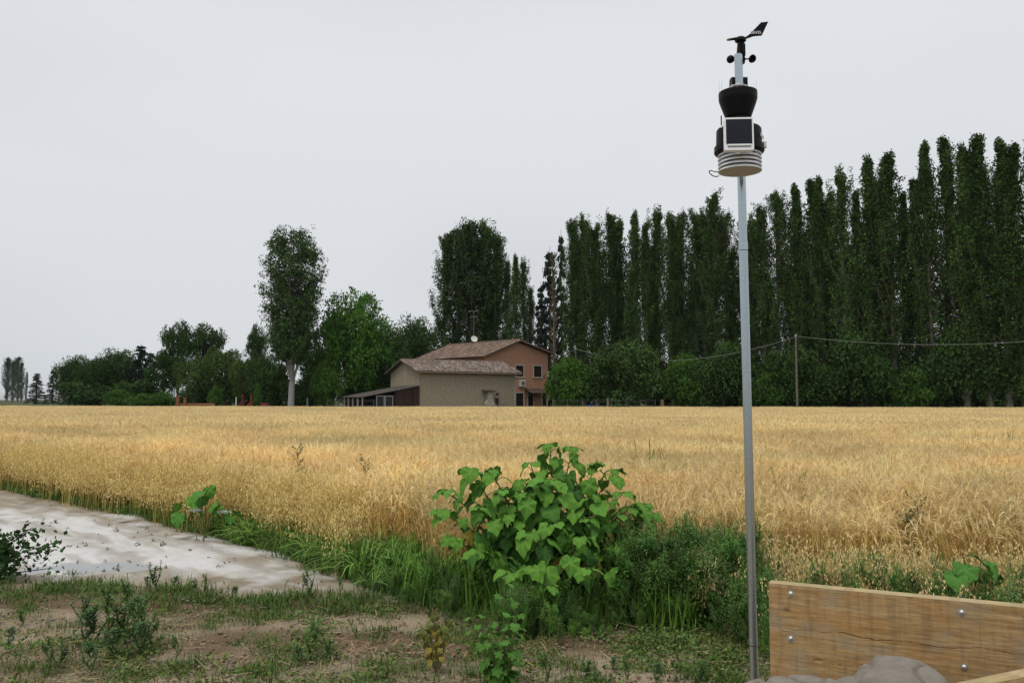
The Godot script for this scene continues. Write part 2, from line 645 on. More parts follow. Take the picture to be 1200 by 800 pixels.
func poplar_meshes(h: float, w: float, leaves: int, lean: float, light: float, full: bool) -> Array:
	# upright branches close to the stem, leaves in tufts along them, thickest near the stem
	var t := Buf.new()
	var c := Buf.new()
	t.col = Color(0.24, 0.22, 0.18)
	var pts := []
	var rad := []
	var bend := Vector3(rng.randf_range(-1, 1), 0, rng.randf_range(-1, 1)) * lean
	for i in 9:
		var k := i / 8.0
		pts.append(Vector3(0, h * 0.97 * k, 0) + bend * sin(k * 2.2))
		rad.append(lerpf(0.34, 0.03, pow(k, 0.8)))
	t.tube(pts, rad, 7)
	var green := Color(0.050, 0.094, 0.025) * light
	var n := 120
	var per := leaves / n
	var spires := []          # a few leaders that end at different heights
	for i in 3: spires.append([rng.randf() * TAU, rng.randf_range(0.3, 0.75) * w, rng.randf_range(0.78, 0.95)])
	for i in n:
		var k := 0.03 + 0.95 * pow(float(i) / n, 0.85)
		var seg := k * 8.0 * 0.99
		var p0: Vector3 = pts[int(seg)].lerp(pts[mini(int(seg) + 1, 8)], seg - int(seg))
		var body := (0.6 + 0.4 * sin(clampf(k * 2.0 + 0.35, 0, PI * 0.5))) * (1.12 - (0.16 if full else 0.46) * smoothstep(0.42, 0.74, k))
		var reach := w * body * clampf((1.05 - k) / (0.25 if full else 0.34), 0.17, 1.0) * sqrt(rng.randf_range(0.12, 1.25))
		var az := rng.randf() * TAU
		var length := clampf(reach / tan(rng.randf_range(0.16, 0.34)) * 0.7, 0.8, 5.0)
		length = minf(length, (h - p0.y) * 0.95 + 0.25)
		var sp: Array = spires[i % 3]
		var out := Vector3(cos(az), 0, sin(az))
		if k > 0.5 and i % 2 == 0:
			out = Vector3(cos(sp[0]), 0, sin(sp[0])).slerp(out, 0.2) if absf(wrapf(az - sp[0], -PI, PI)) < 2.8 else out
			reach = maxf(reach, sp[1] * clampf((1.0 - k) * 3, 0.3, 1))
			length = minf(length, maxf(0.6, h * sp[2] - p0.y + 1.0))
		var p1 := p0 + out * reach * 0.75 + Vector3.UP * length * 0.5
		var p2 := p0 + out * reach + Vector3.UP * length
		if i % 2 == 0: t.tube([p0, p1, p2], [0.05, 0.03, 0.012], 4, false)
		var shade := tone(green, 0.36)
		var tuft := Vector3.ZERO
		var thin := clampf((1.05 - k) / 0.3, 0.35, 1.0)
		for j in per:
			if j % 5 == 0:
				var u := pow(rng.randf(), 0.9)
				tuft = p0.lerp(p1, u * 1.8) if u < 0.55 else p1.lerp(p2, (u - 0.55) / 0.45)
				tuft += Vector3(rng.randfn(), rng.randfn() * 1.8, rng.randfn()).limit_length(2.2) * 0.19 * thin
			c.col = tone(shade, 0.1)
			leaf_at(c, tuft + Vector3(rng.randfn(), rng.randfn(), rng.randfn()).limit_length(1.7) * 0.15, 0.20, 0.1)
	return [t.mesh(), c.mesh()]

func broad_meshes(h: float, r: float, base: float, lobes: int, leaves: int, size: float, col: Color, spread := 0.35, trunk_r := 0.25, bark := Color(0.12, 0.10, 0.075)) -> Array:
	var t := Buf.new()
	var c := Buf.new()
	t.col = bark
	var mid := base + (h - base) * 0.45
	t.tube([Vector3(0, -0.05, 0), Vector3(0.05, base * 0.6 + 0.2, 0.02), Vector3(0.02, mid, 0.05), Vector3(0.0, h * 0.86, 0.0)], [trunk_r, trunk_r * 0.85, trunk_r * 0.55, 0.03], 8)
	for i in lobes:
		var d := rdir(0.15)
		d /= pow(pow(absf(d.x), 2.8) + pow(absf(d.y), 2.8) + pow(absf(d.z), 2.8), 1 / 2.8)
		var u := pow(rng.randf(), 0.4)
		var q := Vector3(d.x * r, d.y * (h - base) * 0.5, d.z * r) * u * (1.0 - spread * 0.75)
		var ctr := Vector3(q.x, base + (h - base) * 0.5 + q.y, q.z)
		var lr := r * spread * rng.randf_range(0.65, 1.25)
		var from := Vector3(0.02, lerpf(base * 0.7 + 0.2, mid, rng.randf()), 0.03)
		t.tube([from, from.lerp(ctr, 0.5) + Vector3(0, -0.1 * r, 0), from.lerp(ctr, 0.8)], [trunk_r * 0.35, trunk_r * 0.22, 0.02], 5, false)
		var shade := tone(col, 0.28)
		var per := leaves / lobes
		var tuft := Vector3.ZERO
		for j in per:
			if j % 4 == 0:
				var e := rdir(0.25)
				tuft = ctr + Vector3(e.x, e.y * 0.8, e.z) * lr * (0.5 + 0.5 * sqrt(rng.randf()))
			c.col = tone(shade, 0.15)
			leaf_at(c, tuft + Vector3(rng.randfn(), rng.randfn(), rng.randfn()).limit_length(1.6) * size * 0.6, size, 0.5)
	return [t.mesh(), c.mesh()]

func conifer_meshes(h: float, r: float, leaves: int, col: Color, thin := 1.0) -> Array:
	var t := Buf.new()
	var c := Buf.new()
	t.col = Color(0.13, 0.11, 0.09)
	t.tube([Vector3.ZERO, Vector3(0.03, h * 0.5, 0), Vector3(0, h, 0)], [r * 0.1, r * 0.06, 0.02], 7)
	var whorls := int(h * 1.8)
	for i in whorls:
		var k := float(i) / whorls
		var y := h * (0.06 + 0.93 * k)
		var reach := r * pow(1.0 - k, 0.75 * thin) * rng.randf_range(0.65, 1.15) + 0.12
		for j in 6:
			var az := rng.randf() * TAU
			var tip := Vector3(cos(az) * reach, y - reach * rng.randf_range(0.1, 0.4), sin(az) * reach)
			var root := Vector3(0, y, 0)
			t.tube([root, tip], [0.035, 0.01], 3, false)
			var shade := tone(col, 0.25)
			for q in maxi(6, leaves / (whorls * 6)):
				var p := root.lerp(tip, sqrt(rng.randf())) + Vector3(rng.randfn(), rng.randfn() * 0.6 - 0.4, rng.randfn()) * 0.12
				c.col = tone(shade, 0.15)
				leaf_at(c, p, 0.24, 0.4)
	return [t.mesh(), c.mesh()]

func tree(called: String, meshes: Array, label: String, category: String, group := "") -> Node3D:
	var o := thing(called, label, category, Vector3.ZERO, 0.0, group)
	part("trunk", meshes[0], M.bark, o)
	part("crown", meshes[1], M.tree, o)
	return o

func poplars() -> void:
	var kinds := []
	for i in 7:
		kinds.append(poplar_meshes(25.0, [1.6, 1.4, 1.8, 1.5, 1.7, 1.3, 1.55][i], [23000, 20000, 26000, 21000, 23000, 19000, 22000][i], 0.3, [1.0, 1.22, 0.88, 1.1, 0.95, 1.25, 1.02][i], i < 4))
	# x of the stem, y of the tip, further back, width, what tells it apart
	var row := [
		[671, 250, 0, 0.9, "narrow poplar at the house end of the long row, standing apart from the next"],
		[685, 246, 1, 1.0, "second poplar from the house in the long row, level with its neighbours"],
		[700, 257, -1, 1.0, "short poplar third from the house end of the long row"],
		[716, 243, 1, 1.1, "wide dark poplar behind the tallest round bush beside the house"],
		[730, 249, 3, 1.0, "poplar above the crest of the big round bush, set back in the row"],
		[744, 238, 0, 1.1, "full dark poplar directly above the big round bush beside the house"],
		[758, 251, -1, 1.0, "lower poplar just beyond the big round bush of the farm"],
		[772, 237, 1, 1.0, "tall twin-tipped poplar over the gap between two farm bushes"],
		[788, 243, 0, 0.9, "slim poplar above the second dip of the overhead wire"],
		[803, 242, 2, 1.0, "poplar with a notched tip above the low part of the overhead wire"],
		[817, 241, 0, 1.1, "broad poplar two trees before the mast, at the low point of the wire"],
		[828, 240, 2, 0.9, "poplar set back just before the tall one by the mast"],
		[839, 220, -1, 1.05, "taller pointed poplar next to the mast on its house side"],
		[856, 243, 1, 1.0, "low poplar mostly behind the steel mast"],
		[874, 256, 1, 1.0, "lowest poplar of the row, just past the steel mast"],
		[886, 246, 3, 0.9, "thin low poplar in the dip of the row past the mast"],
		[897, 234, 0, 1.0, "poplar with a rounded tip rising past the dip by the mast"],
		[914, 217, 0, 0.95, "slim poplar just before the wooden utility pole"],
		[936, 206, 0, 1.0, "poplar directly above the wooden utility pole"],
		[954, 199, 1, 1.1, "wide poplar first past the wooden utility pole"],
		[968, 195, 0, 0.9, "slim poplar second past the wooden utility pole"],
		[980, 214, 3, 0.9, "low poplar hidden between two tall ones past the utility pole"],
		[993, 190, -1, 1.0, "leaning dark poplar fourth past the wooden utility pole"],
		[1008, 212, 3, 0.9, "short poplar in the gap before the two heavy spires"],
		[1021, 172, 0, 1.1, "first of two heavy spires past the utility pole"],
		[1036, 205, 2, 0.9, "low poplar sunk between the two heavy spires"],
		[1051, 167, 0, 1.15, "second and taller of two heavy spires past the utility pole"],
		[1064, 215, 3, 0.9, "thin gappy poplar just past the two heavy spires"],
		[1077, 199, 1, 1.1, "low broad poplar before the cluster of tallest spires"],
		[1096, 152, 0, 0.9, "slender first spire of the tallest cluster near the frame edge"],
		[1113, 148, 1, 0.95, "slender second spire of the tallest cluster near the frame edge"],
		[1134, 158, 0, 1.0, "third spire of the tallest cluster, with see-through gaps"],
		[1148, 176, 2, 0.9, "lower poplar half hidden between spires of the tallest cluster"],
		[1161, 144, 0, 1.15, "tallest and darkest poplar of the whole row"],
		[1184, 151, 0, 1.1, "thick poplar just past the tallest one of the row"],
		[1203, 156, 0, 1.1, "poplar cut by the right-hand frame edge"],
		[1226, 150, 0, 1.0, "poplar beyond the frame edge, first hidden one of the row"],
		[1250, 146, 0, 1.0, "poplar beyond the frame edge, second hidden one of the row"],
	]
	var made := []
	for i in row.size():
		var r: Array = row[i]
		var m: float = (r[0] - 600.0) / 1000.0
		var d: float = 135.5 / (1.0 + 0.79 * m) + r[2] * 1.3
		var p := base_of(r[0], d)
		var h: float = at(r[0], r[1] + 2, d).y
		var k := (i * 3 + 1) % 7
		if r[0] < 890: k = (i * 3) % 4
		elif r[0] > 1085 and r[0] < 1140: k = 4 + i % 3
		elif r[0] > 940: k = [4, 1, 6, 5, 2, 4, 6][i % 7]
		var s := Vector3(r[3] * h / 25.5, h / 25.0, r[3] * h / 25.5)
		if made.size() < 7:
			k = i
			var o := tree("poplar_tree", kinds[k], r[4], "poplar", "poplars in the long row behind the field")
			o.transform = Transform3D(Basis(Vector3.UP, rng.randf() * TAU).scaled_local(s), p)
			made.append(o)
		else:
			copy_of(made[k], p, rng.randf() * TAU, s, r[4], "poplars in the long row behind the field")
	# a second rank close behind fills the row
	for i in 24:
		var px := 676.0 + i * 22.5 + (i % 3) * 3.0
		if px > 1062 and px < 1128: continue
		var m := (px - 600.0) / 1000.0
		var d := 135.5 / (1.0 + 0.79 * m) + 5.5
		var skyline := lookup([Vector2(670, 262), Vector2(840, 256), Vector2(880, 268), Vector2(950, 226), Vector2(1050, 216), Vector2(1100, 206), Vector2(1240, 196)], px)
		var h: float = at(px, skyline + (24.0 if px < 890 else 40.0) + (i % 4) * 10.0, d).y
		var front: Array = row[mini(i * 38 / 24 + 1, row.size() - 1)]
		copy_of(made[(i * 5 + 3) % 7], base_of(px, d), i * 1.9, Vector3(h / 26.0, h / 25.0, h / 26.0), " ".join(("rear-rank poplar behind the " + String(front[4]).split(",")[0]).split(" ").slice(0, 15)), "poplars of the rear rank")
	# the group behind the house
	var grp := [
		[521, 268, 0, 1.1, "outer poplar of the clump behind the house, on its barn side"],
		[536, 262, 2, 1.3, "second poplar of the clump behind the house"],
		[552, 254, 0, 1.5, "tallest wide poplar of the clump behind the house roof"],
		[568, 254, 2, 1.4, "poplar level with the tallest in the clump behind the roof aerial"],
		[581, 268, 0, 1.1, "outer poplar of the clump behind the house, on its gable side"],
		[595, 300, 1, 0.8, "short poplar between the clump and its lone neighbour"],
		[604, 291, -2, 0.95, "lone pointed poplar above the gable of the orange house"],
		[614, 298, 0, 0.8, "short poplar leaning on the lone one above the gable"],
		[621, 332, 2, 0.7, "small pale green poplar above the falling roof edge of the house"],
	]
	for i in grp.size():
		var r: Array = grp[i]
		var d: float = 142.0 + r[2] * 1.5
		var h: float = at(r[0], r[1] + 2, d).y
		var wide := h / (23.5 if i < 5 else 25.0)
		copy_of(made[(i * 3) % 4 if i != 6 else 5], base_of(r[0], d), rng.randf() * TAU, Vector3(r[3] * wide, h / 25.0, r[3] * wide), r[4], "poplars behind the farmhouse")
	# far off at the edge of the plain
	var far := [[7, 418, 1.5, "first of four hazy poplars far off on the plain"], [14, 421, 1.6, "second of four hazy poplars far off on the plain"], [20, 417, 1.6, "tallest of four hazy poplars far off on the plain"], [24, 424, 1.2, "slimmest of four hazy poplars far off, on the field side"], [29.5, 434, 0.8, "single thin hazy poplar beside the far group of four"], [-9, 420, 1.5, "hazy far poplar just outside the frame"]]
	for i in far.size():
		var r: Array = far[i]
		var d := 520.0
		var h: float = at(r[0], r[1], d).y
		copy_of(made[(i * 4 + 2) % 7], base_of(r[0], d), i, Vector3(r[2] * h / 26.0, h / 25.0, r[2] * h / 26.0), r[3], "hazy poplars far across the plain")


func tall_tree() -> void:
	# the pale-stemmed tree that stands by itself: several leaders from a white trunk
	var d := 112.0
	var p := base_of(341, d)
	var h := at(341, 258, d).y
	var t := Buf.new()
	var c := Buf.new()
	t.col = Color(0.50, 0.50, 0.47)
	var fork := 3.9
	t.tube([Vector3(0, -0.1, 0), Vector3(0.0, 1.0, 0), Vector3(0.05, fork, 0)], [0.55, 0.43, 0.36], 10)
	var leaders := []
	for i in 9:
		var az := TAU * i / 9.0 + rng.randf_range(-0.3, 0.3)
		var out := Vector3(cos(az), 0, sin(az))
		var reach := rng.randf_range(1.3, 3.2) if i % 3 else 0.6
		var top := h * rng.randf_range(0.74, 0.92) if i % 3 else h * 0.95
		t.col = Color(0.42, 0.42, 0.39)
		var a := Vector3(0.05, fork - 0.4, 0)
		var b := a + out * reach * 0.35 + Vector3.UP * 3.5
		var e := Vector3(out.x * reach, lerpf(fork, top, 0.55), out.z * reach)
		var f := Vector3(out.x * reach * 1.1, top, out.z * reach * 1.1)
		t.tube([a, b], [0.2 if i % 2 == 0 else 0.12, 0.13 if i % 2 == 0 else 0.08], 6, false)
		t.col = Color(0.13, 0.125, 0.10)
		t.tube([b, e, f], [0.13 if i % 2 == 0 else 0.08, 0.08, 0.03], 6, false)
		leaders.append([a, b, e, f])
	for i in 640:
		var l: Array = leaders[rng.randi() % 9]
		var u := pow(rng.randf(), 0.75)
		var s := u * 3.0 * 0.999
		var q: Vector3 = l[int(s)].lerp(l[int(s) + 1], s - int(s))
		if q.y < 6.5: q.y = rng.randf_range(6.0, 9.5)
		var k := (q.y - 4.0) / (h - 4.0)
		var room := lookup([Vector2(0, 2.3), Vector2(0.33, 3.9), Vector2(0.6, 4.6), Vector2(0.82, 3.7), Vector2(0.93, 2.6), Vector2(1.0, 1.5)], clampf(k, 0, 1))
		var az := rng.randf() * TAU
		var out := Vector3(cos(az), 0, sin(az))
		var tip := Vector3(out.x, 0, out.z) * room * sqrt(rng.randf_range(0.2, 1.0))
		tip.y = q.y + rng.randf_range(0.5, 3.0) * (1.0 if k < 0.75 else 0.7)
		tip.y = minf(tip.y, h * (1.01 - 0.24 * pow(Vector2(tip.x, tip.z).length() / 4.0, 2) + 0.03 * sin(az * 3.0)))
		t.tube([q, q.lerp(tip, 0.5) - Vector3(0, 0.15, 0), tip], [0.045, 0.03, 0.01], 4, false)
		var shade := tone(Color(0.058, 0.112, 0.036), 0.32)
		var tuft := tip
		t.col = Color(0.16, 0.15, 0.12)
		for j in 70:
			if j % 6 == 0:
				tuft = q.lerp(tip, 0.4 + 0.65 * rng.randf()) + Vector3(rng.randfn(), rng.randfn() * 1.2, rng.randfn()) * 0.28
			c.col = tone(shade, 0.15)
			leaf_at(c, tuft + Vector3(rng.randfn(), rng.randfn(), rng.randfn()).limit_length(1.8) * 0.16, 0.25, 0.3)
	var o := tree("white_stemmed_poplar", [t.mesh(), c.mesh()], "tall airy poplar with a white trunk, rising far above the trees beside it", "poplar")
	o.position = p


func other_trees() -> void:
	tall_tree()
	var dark := Color(0.044, 0.088, 0.024)
	var mid := Color(0.060, 0.125, 0.028)
	var bright := Color(0.072, 0.168, 0.028)
	var olive := Color(0.078, 0.130, 0.032)
	var round_a := broad_meshes(10, 5.0, 0.7, 90, 20000, 0.25, mid, 0.32)
	var round_b := broad_meshes(10, 5.0, 0.4, 90, 20000, 0.25, dark, 0.34)
	var loose := broad_meshes(10, 4.4, 1.4, 44, 12000, 0.25, dark, 0.28)
	var green := broad_meshes(10, 5.0, 0.9, 90, 22000, 0.25, bright, 0.28)
	var olives := broad_meshes(10, 4.2, 0.6, 44, 10000, 0.28, olive, 0.34)
	var bush := broad_meshes(4, 2.6, 0.05, 60, 12000, 0.19, Color(0.066, 0.140, 0.026), 0.32, 0.1)
	var bush_mid := broad_meshes(4, 2.6, 0.05, 70, 14000, 0.19, Color(0.062, 0.112, 0.034), 0.3, 0.1)
	var bush_dark := broad_meshes(4, 2.6, 0.0, 36, 9000, 0.22, dark, 0.4, 0.1)
	var proto := {}
	# name, mesh, x, top y, width in picture, distance, label, category, group
	var list := [
		["round_tree", round_b, 88, 411, 48, 168, "small dark round tree at the open end of the tree belt", "tree"],
		["round_tree", round_b, 137, 403, 70, 160, "big dense dark dome-shaped tree in the tree belt", "tree"],
		["round_tree", round_b, 112, 416, 50, 156, "low dark tree filling the gap before the dome-shaped one", "tree"],
		["loose_tree", loose, 208, 377, 56, 150, "taller ragged tree past the dome-shaped one, first of two", "tree"],
		["loose_tree", loose, 238, 379, 64, 152, "taller ragged tree past the dome-shaped one, second of two", "tree"],
		["loose_tree", loose, 190, 408, 48, 148, "dark ragged tree joining the dome-shaped tree to the taller pair", "tree"],
		["loose_tree", loose, 297, 380, 36, 138, "dark tree whose top shows beside the white-trunked poplar", "tree"],
		["olive_tree", olives, 226, 412, 48, 128, "rounded mid-green tree in front of the ragged pair", "tree"],
		["olive_tree", olives, 264, 400, 50, 130, "olive-green tree behind the terracotta wall", "tree"],
		["olive_tree", olives, 286, 412, 38, 126, "smaller olive-green tree at the end of the terracotta wall", "tree"],
		["round_tree", round_a, 312, 408, 46, 122, "deep green tree close beside the white trunk", "tree"],
		["round_tree", round_a, 372, 396, 56, 124, "shaded tree right behind the white trunk", "tree"],
		["bright_tree", green, 414, 338, 92, 118, "bright green rounded tree between the white trunk and the barn", "tree"],
		["round_tree", round_a, 446, 372, 84, 126, "dark lower tree behind the barn gable", "tree"],
		["round_tree", round_a, 486, 361, 66, 135, "mid-green tree rising over the barn ridge", "tree"],
		["round_tree", round_b, 460, 405, 66, 122, "very dark tree in the shade behind the lean-to shed", "tree"],
	]
	for r in list:
		var d: float = r[5]
		var p := base_of(r[2], d)
		var h: float = at(r[2], r[3], d).y
		var w: float = r[4] / 1000.0 * d / 2.0
		var s := Vector3(w / (4.2 if r[0] == "loose_tree" or r[0] == "olive_tree" else 4.85), h / 10.0, w / 4.6)
		if not proto.has(r[0]):
			proto[r[0]] = tree(r[0], r[1], r[6], r[7], "broad trees of the belt beside the farm")
			proto[r[0]].transform = Transform3D(Basis(Vector3.UP, rng.randf() * TAU).scaled_local(s), p)
		else:
			copy_of(proto[r[0]], p, rng.randf() * TAU, s, r[6], "broad trees of the belt beside the farm")
	# conifers
	var cedar := tree("conifer_tree", conifer_meshes(12, 2.6, 9000, Color(0.030, 0.050, 0.030)), "dark conifer with a bare leading shoot behind the dome-shaped tree", "conifer", "conifers of the tree belt")
	var cl := [
		[163, 402, 40, 158, ""], [175, 411, 30, 162, "lower conifer next to the one with a bare shoot"],
		[42, 436, 24, 300, "small far conifer near the hazy poplars, nearer the frame edge"], [61, 433, 20, 290, "small far conifer between the hazy poplars and the dome-shaped tree"],
		[74, 430, 14, 260, "little ragged conifer at the very end of the tree belt"],
		[645, 288, 40, 140, "tall dark spruce behind the gable of the orange house"], [634, 330, 30, 138, "lower spruce squeezed before the tall dark one"],
		[658, 268, 24, 140, "thin spruce with a long bare tip beside the poplar row"],
	]
	for i in cl.size():
		var r: Array = cl[i]
		var d: float = r[3]
		var h: float = at(r[0], r[1], d).y
		var s := Vector3(r[2] / 2000.0 * d / 2.4, h / 12.0, r[2] / 2000.0 * d / 2.4)
		if i == 0: cedar.transform = Transform3D(Basis.from_scale(s), base_of(r[0], d))
		else: copy_of(cedar, base_of(r[0], d), i * 1.7, s, r[4], "conifers of the tree belt")
	# a dead pale stem among them
	var b := Buf.new()
	b.col = Color(0.30, 0.255, 0.18)
	var d0 := 137.0
	var h0 := at(649, 296, d0).y
	b.tube([Vector3.ZERO, Vector3(0.1, h0 * 0.5, 0), Vector3(-0.1, h0, 0)], [0.3, 0.2, 0.04], 8)
	for i in 260:
		var y := rng.randf_range(h0 * 0.2, h0 * 0.97)
		b.col = tone(Color(0.22, 0.20, 0.12), 0.3)
		var az := rng.randf() * TAU
		b.tube([Vector3(0, y, 0), Vector3(cos(az) * 0.75, y + rng.randf_range(0.4, 1.4), sin(az) * 0.75)], [0.07, 0.03], 4, false)
	var o := thing("dead_tree", "bare grey-brown dead tree stem between the spruces and the poplars", "tree", base_of(649, d0))
	part("trunk", b.mesh(), M.bark, o)
	# bushes round the farm and the dark thicket at the foot of the poplars
	var bp := tree("bush", bush, "bright green round bush against the orange house corner", "bush", "bushes at the foot of the trees")
	var mp := tree("dome_bush", bush_mid, "large grey-green dome-shaped bush beside the house", "bush", "bushes at the foot of the trees")
	var dp := tree("thicket_bush", bush_dark, "low dark bush in the gap past the big dome-shaped bush", "bush", "bushes at the foot of the trees")
	var bl := [
		[0, 667, 419, 54, 104, ""], [2, 731, 403, 82, 103, ""], [1, 770, 432, 34, 108, ""], [0, 803, 415, 54, 105, "bright-tipped bush where the overhead wire sags lowest"], [2, 826, 424, 46, 104, "grey-green bush just past the bright-tipped one under the wire"],
		[1, 848, 418, 64, 104, "dark bush just before the steel mast, at the thicket start"], [1, 882, 412, 66, 103, "dark thicket bush just past the steel mast"],
		[1, 925, 408, 70, 102, "dark thicket bush behind the utility pole foot"], [1, 968, 410, 70, 101, "dark thicket bush first past the utility pole"], [1, 1012, 404, 72, 99, "dark thicket bush under the first heavy spire"],
		[1, 1056, 406, 72, 98, "dark thicket bush under the second heavy spire"], [1, 1098, 398, 74, 97, "dark thicket bush under the tallest cluster"], [1, 1140, 400, 76, 96, "dark thicket bush below the darkest poplar"],
		[1, 1184, 396, 80, 95, "dark thicket bush at the frame edge"], [1, 1230, 400, 80, 94, "dark thicket bush outside the frame edge"],
		[0, 902, 432, 40, 101, "lighter low bush in front of the thicket, before the utility pole"], [0, 1070, 436, 50, 96, "lighter low bush in front of the thicket under the heavy spires"],
		[0, 384, 422, 40, 114, "bright yellow-green bush beside the white trunk"], [1, 352, 446, 50, 116, "dark bush in front of the white trunk's foot"], [1, 322, 428, 50, 118, "dark bush on the open side of the white trunk"],
		[1, 424, 440, 50, 119, "dark bush behind the low end of the lean-to"], [0, 138, 456, 30, 140, "small pale bush before the dome-shaped tree"],
		[0, 168, 461, 40, 138, "low straggling bush before the conifers"], [0, 192, 459, 34, 136, "low reedy bush next to the terracotta wall"], [1, 100, 448, 60, 150, "dark hedge bush under the dome-shaped tree"], [1, 160, 446, 60, 148, "dark hedge bush under the conifers"],
		[1, 240, 446, 60, 134, "dark hedge bush behind the terracotta wall"], [1, 290, 440, 60, 130, "dark hedge bush behind the red posts"], [0, 252, 452, 16, 122, "tiny clipped bush behind the terracotta wall"], [0, 302, 450, 9, 112, "slim clipped bush beside the pink tub"],
	]
	for i in 13:
		var tx := 690.0 + i * 44.0
		bl.append([1, tx, 424, 80, 135.5 / (1.0 + 0.79 * (tx - 600.0) / 1000.0) + 9.0, "dark undergrowth bush behind the poplar stems, " + ["under the house end of the row", "behind the big round bush", "behind the lowest wire", "next before the mast", "right behind the mast", "just past the mast", "before the utility pole", "right behind the utility pole", "under the first heavy spire", "under the second heavy spire", "before the tallest cluster", "under the tallest cluster", "at the frame edge"][i]])
	for i in bl.size():
		var r: Array = bl[i]
		var d: float = r[4]
		var h: float = at(r[1], r[2] + ([0, 18, -12, 26, 4, -18, 12][i % 7] if r[0] == 1 and r[1] > 840 and i < 30 else 0), d).y
		var w: float = r[3] / 2000.0 * d / 2.3
		var tf := Transform3D(Basis(Vector3.UP, i * 2.1).scaled_local(Vector3(w, h / 3.9, w)), base_of(r[1], d))
		if i == 0: bp.transform = tf
		elif i == 1: mp.transform = tf
		elif i == 2: dp.transform = tf
		else: copy_of([bp, dp, mp][r[0]], tf.origin, i * 2.1, Vector3(w, h / 3.9, w), r[5], "bushes at the foot of the trees")


# ------------------------------------------------------------------ the farm
# a roof slope of barrel tiles: from the eave line (a to b) up to the ridge line (d to e)
func tiles(b: Buf, a: Vector3, e: Vector3, ra: Vector3, re: Vector3, thick: float, base: Color, spread: float) -> void:
	var cols := int((e - a).length() / 0.26)
	var rows := int((ra - a).length() / 0.42)
	var nrm := (e - a).cross(ra - a).normalized()
	if nrm.y < 0: nrm = -nrm
	for j in rows:
		for i in cols:
			var c := tone(base, spread)
			var age := wob.get_noise_2d(i * 3.1 + a.x * 7, j * 4.3 + a.z * 5)
			c = c.lerp(Color(0.15, 0.125, 0.10), clampf(age * 1.8, 0, 0.7))
			if rng.randf() < 0.06: c = c.lerp(Color(0.42, 0.20, 0.14), 0.7)
			b.col = c
			var p := []
			for k in 4:
				var u := (i + k / 3.0) / cols
				var arch := [0.0, 0.075, 0.075, 0.0][k] as float
				var lo := a.lerp(e, u).lerp(ra.lerp(re, u), float(j) / rows)
				var hi := a.lerp(e, u).lerp(ra.lerp(re, u), float(j + 1) / rows)
				p.append([lo + nrm * (thick + arch + 0.03), hi + nrm * (thick + arch)])
			for k in 3:
				var m: Vector3 = [nrm - (e - a).normalized() * 0.8, nrm, nrm + (e - a).normalized() * 0.8][k].normalized()
				b.smooth(p[k][0], p[k + 1][0], p[k + 1][1], m, m, m)
				b.smooth(p[k][0], p[k + 1][1], p[k][1], m, m, m)

func roof_board(b: Buf, a: Vector3, e: Vector3, re: Vector3, ra: Vector3, thick: float) -> void:
	var n := (e - a).cross(ra - a).normalized()
	if n.y < 0: n = -n
	var q := [a, e, re, ra]
	var t := []
	for p in q: t.append(p + n * thick)
	var ctr: Vector3 = (a + e + re + ra) / 4 + n * thick / 2
	for f in [[q[0], q[1], q[2], q[3]], [t[0], t[1], t[2], t[3]], [q[0], q[1], t[1], t[0]], [q[1], q[2], t[2], t[1]], [q[2], q[3], t[3], t[2]], [q[3], q[0], t[0], t[3]]]:
		var mid: Vector3 = (f[0] + f[1] + f[2] + f[3]) / 4
		var m: Vector3 = (f[1] - f[0]).cross(f[2] - f[0]).normalized()
		if m.dot(mid - ctr) < 0: m = -m
		b.smooth(f[0], f[1], f[2], m, m, m)
		b.smooth(f[0], f[2], f[3], m, m, m)

# where a line of sight meets the upright plane through o along u: (distance along u, height)
func on_face(o: Vector3, u: Vector3, px: float, py: float) -> Vector2:
	var r := ray(px, py)
	var nn := Vector3(-u.z, 0, u.x)
	var t := (o - EYE).dot(nn) / r.dot(nn)
	var p := EYE + r * t
	return Vector2((p - o).dot(u), p.y)

# a window, shutter or door filling a rectangle of a face at z = 0 (outside is +z)
func opening(parent: Node, called: String, x0: float, x1: float, y0: float, y1: float, frame_w: float, frame_c: Color, fill_m: Material, sill := true) -> void:
	var cx := (x0 + x1) / 2
	var cy := (y0 + y1) / 2
	var f := Buf.new()
	f.col = frame_c
	f.plank(Vector3(cx, y1 + frame_w / 2, 0.04), Vector3(x1 - x0 + 2 * frame_w, frame_w, 0.13), 0.01)
	for s in [x0 - frame_w / 2, x1 + frame_w / 2]:
		f.box(Vector3(s, cy, 0.035), Vector3(frame_w, y1 - y0, 0.11))
	if sill: f.plank(Vector3(cx, y0 - frame_w / 2, 0.07), Vector3(x1 - x0 + 2.6 * frame_w, frame_w, 0.2), 0.01)
	var o := part(called, f.mesh(), M.plain, parent)
	var n := maxi(2, int(round((x1 - x0) / 0.6)))
	var each := (x1 - x0) / n
	for k in n:
		var p := Buf.new()
		p.col = Color(0.030, 0.020, 0.017)
		p.box(Vector3(x0 + each * (k + 0.5), cy, 0.012), Vector3(each - 0.03, y1 - y0 - 0.02, 0.03))
		for j in int((y1 - y0) / 0.14):
			p.box(Vector3(x0 + each * (k + 0.5), y0 + 0.1 + j * 0.14, 0.033), Vector3(each - 0.16, 0.09, 0.016), Basis(Vector3.RIGHT, 0.3))
		part("shutter", p.mesh(), fill_m, o)

